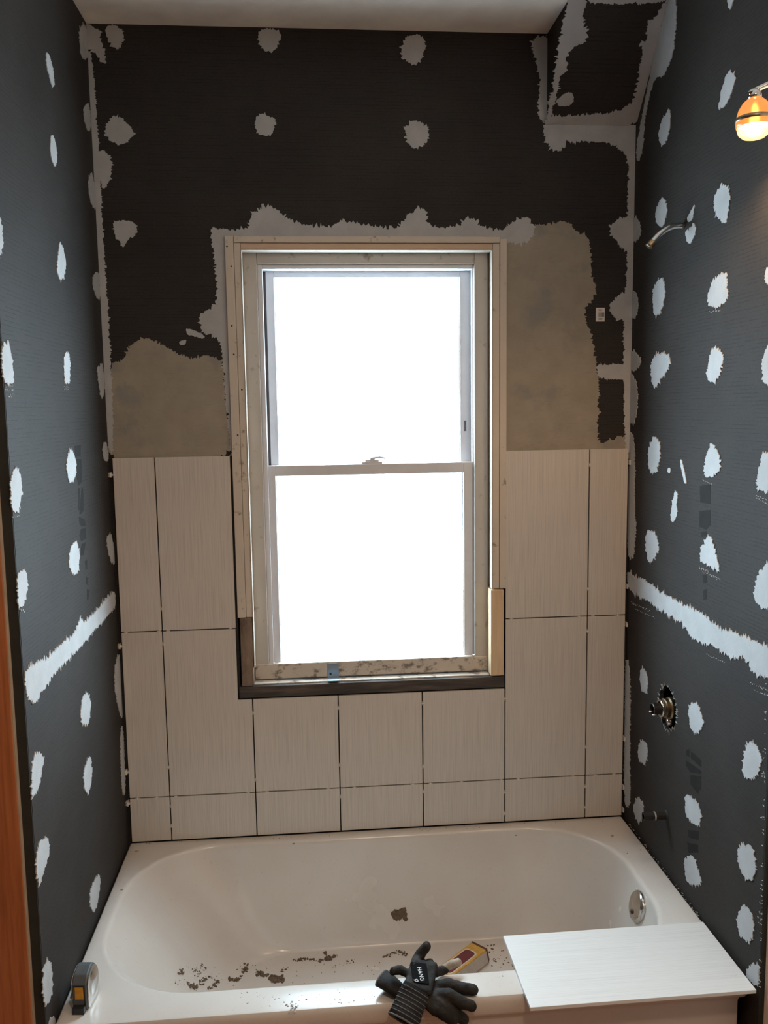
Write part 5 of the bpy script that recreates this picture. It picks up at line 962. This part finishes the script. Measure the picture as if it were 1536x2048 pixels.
# ================================================================= tape measure on the left rim
M['tm_grey'] = simple('tape_grey', (0.10, 0.11, 0.115), 0.4)
M['tm_black'] = simple('tape_black', (0.02, 0.02, 0.02), 0.4)
M['tm_yellow'] = simple('tape_label', (0.62, 0.30, 0.03), 0.5, var=0.25, vscale=70)
tm = empty('tape_measure', (-0.722, -0.738, RIM), 'grey and chrome tape measure with an orange label standing on the left rim', 'tape measure')
tm.rotation_euler = (0, 0, R(-6))
tm.scale = (1.0, 1.0, 1.2)
def dprof(s=1.0, ins=0.0):
    P = [(0.0+ins, 0.006+ins), (0.004+ins, 0.0+ins), (0.066-ins, 0.0+ins), (0.070-ins, 0.005), (0.070-ins, 0.034)]
    for k in range(1, 10):
        a = math.pi/2*k/10
        P.append((0.036+(0.034-ins)*math.cos(a), 0.034+(0.037-ins)*math.sin(a)))
    P += [(0.034, 0.071-ins), (0.012, 0.0645-ins), (0.0+ins, 0.050)]
    return P
bm = bmesh.new()
prism(bm, dprof(), lambda u, v, t: Vector((t, u, v)), -0.016, 0.016)
link('case', mesh_of(bm), M['tm_grey'], tm, bevel=0.003)
for s in (-1, 1):
    bm = bmesh.new()
    a, b = (0.0162, 0.0190) if s > 0 else (-0.0190, -0.0162)
    prism(bm, dprof(1, 0.003), lambda u, v, t: Vector((t, u, v)), a, b)
    sp_ = link('side_cover', mesh_of(bm), M['chrome'], tm, bevel=0.001)
    bm = bmesh.new()
    lathe(bm, [(0.0, 0.0), (0.020, 0.0), (0.024, -0.0015), (0.026, -0.003)], ((0.0215 if s > 0 else -0.0215), 0.037, 0.037), 'x', 28, s)
    link('badge', mesh_of(bm), M['chrome'] if s > 0 else M['tm_black'], sp_, smooth=True)
bm = bmesh.new()
box(bm, -0.009, 0.009, -0.0012, 0.001, 0.024, 0.047)
link('label', mesh_of(bm), M['tm_yellow'], tm)
bm = bmesh.new()
box(bm, -0.0125, 0.0125, -0.0010, 0.0012, 0.0475, 0.0500)
box(bm, 0.0100, 0.0125, -0.0010, 0.0012, 0.012, 0.0475)
link('trim', mesh_of(bm), M['tm_black'], tm)
bm = bmesh.new()
box(bm, -0.013, 0.013, -0.010, 0.002, 0.0085, 0.0130)
box(bm, -0.0115, 0.0115, -0.012, -0.010, 0.0012, 0.0125)
box(bm, -0.0125, -0.0095, -0.012, 0.0, 0.0006, 0.0085)
box(bm, 0.0095, 0.0125, -0.012, 0.0, 0.0006, 0.0085)
link('hook', mesh_of(bm), M['tm_black'], tm, bevel=0.0006)
bm = bmesh.new()
tube(bm, [(-0.0195, 0.012, 0.018), (-0.0240, 0.010, 0.020), (-0.0240, 0.030, 0.030), (-0.0195, 0.034, 0.032)], 0.002, 8)
link('belt_clip', mesh_of(bm), M['chrome'], tm)

# ================================================================= yellow and red box in the tub
M['bx_yellow'] = simple('box_yellow', (0.55, 0.30, 0.05), 0.5, var=0.2, vscale=50)
M['bx_red'] = simple('box_dark_red', (0.13, 0.015, 0.02), 0.4)
M['bx_cream'] = simple('box_cream', (0.66, 0.52, 0.40), 0.5)
M['bx_brown'] = simple('box_brown', (0.10, 0.03, 0.02), 0.5)
M['bx_grey'] = simple('box_grey', (0.42, 0.36, 0.31), 0.6)
pk = empty('cardboard_box', (0.205, -0.252, down(0.205, -0.252)+0.001), 'small yellow box with a dark red panel lying in the tub behind the gloves', 'box')
pk.rotation_euler = (R(0), 0, R(42))
bm = bmesh.new()
prism(bm, [(-0.032, 0.0), (0.032, 0.0), (0.034, 0.010), (0.026, 0.040), (-0.026, 0.040), (-0.034, 0.010)], lambda u, v, t: Vector((t, u, v)), -0.085, 0.075)
link('carton', mesh_of(bm), M['bx_yellow'], pk, bevel=0.001)
bm = bmesh.new()
prism(bm, [(-0.032, 0.0), (0.032, 0.0), (0.034, 0.010), (0.026, 0.040), (-0.026, 0.040), (-0.034, 0.010)], lambda u, v, t: Vector((t, u*1.02, v*1.01)), 0.0752, 0.0820)
endc = link('end_flap', mesh_of(bm), M['bx_brown'], pk)
bm = bmesh.new()
prism(bm, [(-0.027, 0.003), (0.027, 0.003), (0.029, 0.010), (0.022, 0.036), (-0.022, 0.036), (-0.029, 0.010)], lambda u, v, t: Vector((t, u, v)), 0.0821, 0.0828)
link('end_face', mesh_of(bm), M['bx_grey'], endc)
def rr2(x0, x1, y0, y1, r):
    return rrect(x0, x1, y0, y1, r, 5, 1, 1)
bm = bmesh.new()
prism(bm, rr2(-0.082, 0.046, -0.021, 0.021, 0.012), lambda u, v, t: Vector((u, v, t)), 0.0401, 0.0406)
pb = link('panel_border', mesh_of(bm), M['bx_cream'], pk)
bm = bmesh.new()
prism(bm, rr2(-0.079, 0.041, -0.017, 0.017, 0.011), lambda u, v, t: Vector((u, v, t)), 0.0406, 0.0410)
link('panel', mesh_of(bm), M['bx_red'], pb)
bm = bmesh.new()
prism(bm, [(-0.085, 0.005), (0.075, 0.005), (0.075, 0.036), (-0.085, 0.036)], lambda u, v, t: Vector((u, -0.034+(v-.010)*0.267-t*1.0-.0004, v)), 0.0, 0.0006)
link('side_panel', mesh_of(bm), M['bx_grey'], pk)

# ================================================================= work gloves
def glove_mat(name, c0, c1, scale=220, bs=0.5, rough=0.75):
    m, nt, b = mat_new(name)
    v = coords(nt)
    n = noise(nt, v, 26, 4, 0.6)
    f = noise(nt, v, scale, 2)
    col = ramp(nt, n, [(0.32, c0), (0.70, c1)])
    col = mix(nt, col, ramp(nt, f, [(0.3, g(0.7)), (0.7, g(1.25))]), 0.5, 'MULTIPLY')
    nt.links.new(col, b.inputs['Base Color'])
    b.inputs['Roughness'].default_value = rough
    b.inputs['Specular IOR Level'].default_value = 0.22
    bump(nt, b, f, bs, 0.0015)
    return m
M['rubber'] = glove_mat('dusty_black_rubber', (0.006, 0.0055, 0.005), (0.034, 0.029, 0.025))
M['knit'] = glove_mat('grey_knit', (0.016, 0.016, 0.017), (0.032, 0.032, 0.033), 420, 0.7, 0.95)
M['knit_light'] = glove_mat('pale_knit_edge', (0.10, 0.10, 0.10), (0.17, 0.17, 0.165), 420, 0.7, 0.95)
M['black_tag'] = simple('black_tag', (0.004, 0.004, 0.0045), 0.9, spec=0.1)
M['white_print'] = simple('white_print', (0.75, 0.75, 0.73), 0.6)
M['beige'] = glove_mat('beige_dust', (0.28, 0.23, 0.18), (0.42, 0.36, 0.29))

def hull(bm, spheres):
    tmp = bmesh.new()
    for (p, r) in spheres:
        s = bmesh.ops.create_icosphere(tmp, subdivisions=2, radius=r)
        for v in s['verts']:
            v.co += Vector(p)
    res = bmesh.ops.convex_hull(tmp, input=tmp.verts[:])
    keep = [v for v in tmp.verts if any(True for _ in v.link_faces)]
    me = bpy.data.meshes.new('h')
    dele = [x for x in res['geom_interior'] if isinstance(x, bmesh.types.BMVert)]
    bmesh.ops.delete(tmp, geom=dele, context='VERTS')
    bmesh.ops.delete(tmp, geom=[v for v in tmp.verts if not v.link_faces], context='VERTS')
    tmp.to_mesh(me); tmp.free()
    bm.from_mesh(me)
    bpy.data.meshes.remove(me)

def chain(bm, pts, rs):
    for i in range(len(pts)-1):
        hull(bm, [(pts[i], rs[i]), (pts[i+1], rs[i+1])])

def fused(name, bm, mat, parent, voxel=0.0024, smooth=6, wrinkle=0.0012):
    me = bpy.data.meshes.new(name)
    bm.to_mesh(me); bm.free()
    o = bpy.data.objects.new(name, me)
    COL.objects.link(o)
    m = o.modifiers.new('r', 'REMESH'); m.mode = 'VOXEL'; m.voxel_size = voxel
    s = o.modifiers.new('s', 'SMOOTH'); s.iterations = smooth; s.factor = 0.5
    dg = bpy.context.evaluated_depsgraph_get()
    me2 = bpy.data.meshes.new_from_object(o.evaluated_get(dg))
    bpy.data.objects.remove(o)
    if wrinkle:
        for v in me2.vertices:
            n = mnoise.noise(v.co*70)*wrinkle + mnoise.noise(v.co*190)*wrinkle*.5
            v.co += v.normal*n
    return link(name, me2, mat, parent, smooth=True)

# lower glove: cuff to the left on the rim, fingers fanned to the right over the edge
g2 = empty('work_glove', (0.02, -0.77, RIM), 'dusty black rubber glove lying under the other, fingers spread over the rim edge', 'glove', 'pair of work gloves on the rim')
o2 = Vector((0.02, -0.77, RIM))
def L2(p): return Vector(p) - o2
bm = bmesh.new()
hull(bm, [(L2((0.052, -0.764, 0.4080)), .0125), (L2((0.044, -0.798, 0.4080)), .0125), (L2((-0.005, -0.758, 0.4070)), .0115), (L2((-0.012, -0.786, 0.4070)), .0115)])
chain(bm, [L2(p) for p in [(0.052, -0.760, 0.409), (0.085, -0.757, 0.4115), (0.110, -0.770, 0.410), (0.136, -0.777, 0.4085)]], [.0130, .0140, .0130, .0125])
chain(bm, [L2(p) for p in [(0.052, -0.785, 0.409), (0.080, -0.794, 0.413), (0.103, -0.806, 0.403), (0.126, -0.808, 0.394)]], [.0130, .0145, .0135, .0125])
chain(bm, [L2(p) for p in [(0.042, -0.799, 0.407), (0.064, -0.808, 0.398), (0.086, -0.807, 0.383), (0.110, -0.806, 0.362)]], [.0125, .0140, .0135, .0125])
chain(bm, [L2(p) for p in [(0.030, -0.801, 0.404), (0.044, -0.812, 0.396), (0.062, -0.817, 0.388), (0.084, -0.815, 0.370)]], [.0120, .0135, .0140, .0130])
fused('hand', bm, M['rubber'], g2)
# its wrist, ending in an open folded cuff
bm = bmesh.new()
ringsG = []
axis = [((0.002, -0.775, 0.4080), .018, .011), ((-0.028, -0.765, 0.4110), .020, .013), ((-0.046, -0.750, 0.418), .023, .014), ((-0.062, -0.735, 0.421), .026, .012), ((-0.064, -0.733, 0.421), .023, .009), ((-0.044, -0.751, 0.418), .018, .009)]
dirv = Vector((-0.058, 0.041, 0.005)).normalized()
side = dirv.cross(Vector((0, 0, 1))).normalized(); upv = side.cross(dirv).normalized()
prev = None
for c, a, b in axis:
    c = L2(c)
    cur = [bm.verts.new(c + side*a*math.cos(2*math.pi*k/24) + upv*b*math.sin(2*math.pi*k/24)) for k in range(24)]
    if prev:
        for k in range(24):
            bm.faces.new([prev[k], prev[(k+1) % 24], cur[(k+1) % 24], cur[k]])
    prev = cur
bm.faces.new(prev)
cf = link('cuff', mesh_of(bm), M['rubber'], g2, smooth=True)
bm = bmesh.new()
c = L2((-0.0635, -0.7338, 0.421))
tube(bm, [c + side*.0245*math.cos(2*math.pi*k/24) + upv*.0105*math.sin(2*math.pi*k/24) for k in range(25)], 0.0022, 8, False)
link('cuff_hem', mesh_of(bm), M['knit_light'], cf, smooth=True)

# upper glove: striped cuff hanging over the front edge, label on the back of the hand, one finger up
g1 = empty('work_glove', (0.03, -0.77, RIM), 'black knit glove on top with a white lettered tag and striped grey cuff', 'glove', 'pair of work gloves on the rim')
o1 = Vector((0.03, -0.77, RIM))
def L1(p): return Vector(p) - o1
TLb, TRb, BRb, BLb = Vector((0.006, -0.722, 0.452)), Vector((0.060, -0.722, 0.442)), Vector((0.036, -0.797, 0.433)), Vector((-0.022, -0.797, 0.446))
nrm = (TRb-TLb).cross(BLb-TLb).normalized()
if nrm.z < 0: nrm = -nrm
ins = nrm*-0.0085
bm = bmesh.new()
hull(bm, [(L1(TLb+ins+Vector((.008, 0, 0))), .0078), (L1(TRb+ins), .0078), (L1(BRb+ins), .0078), (L1(BLb+ins+Vector((.008, 0, 0))), .0078)])
chain(bm, [L1(p) for p in [(0.014, -0.722, 0.436), (0.022, -0.690, 0.428), (0.031, -0.682, 0.437), (0.046, -0.680, 0.455)]], [.0130, .0125, .0125, .0110])
chain(bm, [L1(p) for p in [(0.000, -0.760, 0.440), (-0.022, -0.744, 0.446), (-0.038, -0.750, 0.447)]], [.0085, .0100, .0095])
chain(bm, [L1(p) for p in [(0.048, -0.722, 0.434), (0.050, -0.700, 0.426), (0.047, -0.688, 0.414)]], [.0090, .0110, .0105])
fused('hand', bm, M['rubber'], g1)
bm = bmesh.new()
chain(bm, [L1(p) for p in [(0.056, -0.724, 0.420), (0.076, -0.706, 0.409), (0.086, -0.702, 0.409)]], [.0120, .0110, .0100])
fused('folded_finger', bm, M['rubber'], g1)
bm = bmesh.new()
chain(bm, [L1(p) for p in [(0.086, -0.700, 0.412), (0.102, -0.699, 0.418), (0.116, -0.697, 0.421)]], [.0085, .0100, .0095])
fused('finger_tip', bm, M['beige'], g1, 0.002)
# cuff: flattened tube
cB, cE = (BRb+BLb)/2 + nrm*-.0085, Vector((-0.026, -0.838, 0.393))
dirv = (cE-cB).normalized()
side = ((BRb-BLb) - dirv*((BRb-BLb).dot(dirv))).normalized(); upv = side.cross(dirv).normalized()
if upv.z < 0: upv = -upv
bm = bmesh.new()
prev = None
LEN = (cE-cB).length
prof = [(-.10, .029, .0080), (0.06, .0315, .0095), (0.18, .0320, .0105), (0.34, .0325, .0115), (0.50, .0330, .0130), (0.66, .0335, .0145), (0.82, .0345, .0160), (1.0, .0355, .0175), (1.0, .0325, .0145), (0.80, .0310, .0125), (0.35, .029, .0085)]
for t, a, b in prof:
    c = L1(cB + dirv*LEN*t)
    cur = [bm.verts.new(c + side*a*math.cos(2*math.pi*k/32) + upv*b*math.sin(2*math.pi*k/32)) for k in range(32)]
    if prev:
        for k in range(32):
            bm.faces.new([prev[k], prev[(k+1) % 32], cur[(k+1) % 32], cur[k]])
    prev = cur
bm.faces.new(prev)
cf = link('cuff', mesh_of(bm), M['knit'], g1, smooth=True)
for i in range(7):
    t = 0.04 + i*0.135
    lo_ = max(j for j in range(7) if prof[j][0] <= t)
    f_ = (t-prof[lo_][0])/(prof[lo_+1][0]-prof[lo_][0])
    a, b = (prof[lo_][q]+(prof[lo_+1][q]-prof[lo_][q])*f_+.0004 for q in (1, 2))
    c = L1(cB + dirv*LEN*t)
    bm = bmesh.new()
    tube(bm, [c + side*a*math.cos(2*math.pi*k/32) + upv*b*math.sin(2*math.pi*k/32) for k in range(33)], 0.0009, 6, False)
    link('stripe', mesh_of(bm), M['knit_light'], cf, smooth=True)
bm = bmesh.new()
c = L1(cB + dirv*LEN*1.0)
tube(bm, [c + side*.0340*math.cos(2*math.pi*k/32) + upv*.0160*math.sin(2*math.pi*k/32) for k in range(33)], 0.0024, 8, False)
link('hem', mesh_of(bm), M['knit_light'], cf, smooth=True)
# black tag and its lettering, reading down the hand
ux = (TRb-TLb).normalized()
vy = nrm.cross(ux).normalized()          # towards the fingers
mid = (TLb+TRb+BRb+BLb)/4
bm = bmesh.new()
prism(bm, rr2(-.0190, .0180, -.027, .031, .004), lambda u, v, t: L1(mid + ux*u + vy*v + nrm*(t + .0006)), -0.0016, 0.0006)
tg = link('tag', mesh_of(bm), M['black_tag'], g1)
cu = bpy.data.curves.new('lettering', 'FONT')
cu.body = 'HANG'
cu.size = 0.0135
cu.extrude = 0.0003
cu.align_x = 'CENTER'; cu.align_y = 'CENTER'
to = bpy.data.objects.new('lettering', cu)
COL.objects.link(to)
dg = bpy.context.evaluated_depsgraph_get()
tme = bpy.data.meshes.new_from_object(to.evaluated_get(dg))
bpy.data.objects.remove(to)
ang = R(-84)
tx = ux*math.cos(ang) + vy*math.sin(ang)
ty = -ux*math.sin(ang) + vy*math.cos(ang)
cen = L1(mid + ux*0.001 + vy*-0.002 + nrm*.0016)
for v in tme.vertices:
    v.co = cen + tx*v.co.x + ty*v.co.y + nrm*v.co.z
link('lettering', tme, M['white_print'], tg)
bm = bmesh.new()
cc = L1(mid - ux*.010 + vy*-.0220 + nrm*.0018)
tube(bm, [cc + (ux*math.cos(2*math.pi*k/16)+vy*math.sin(2*math.pi*k/16))*.0032 for k in range(17)], .0007, 6, False)
tube(bm, [cc + ux*-.006+vy*.001, cc + ux*-.002 + vy*-.003, cc + ux*.004 + vy*-.002], .0007, 6)
link('emblem', mesh_of(bm), M['white_print'], tg)
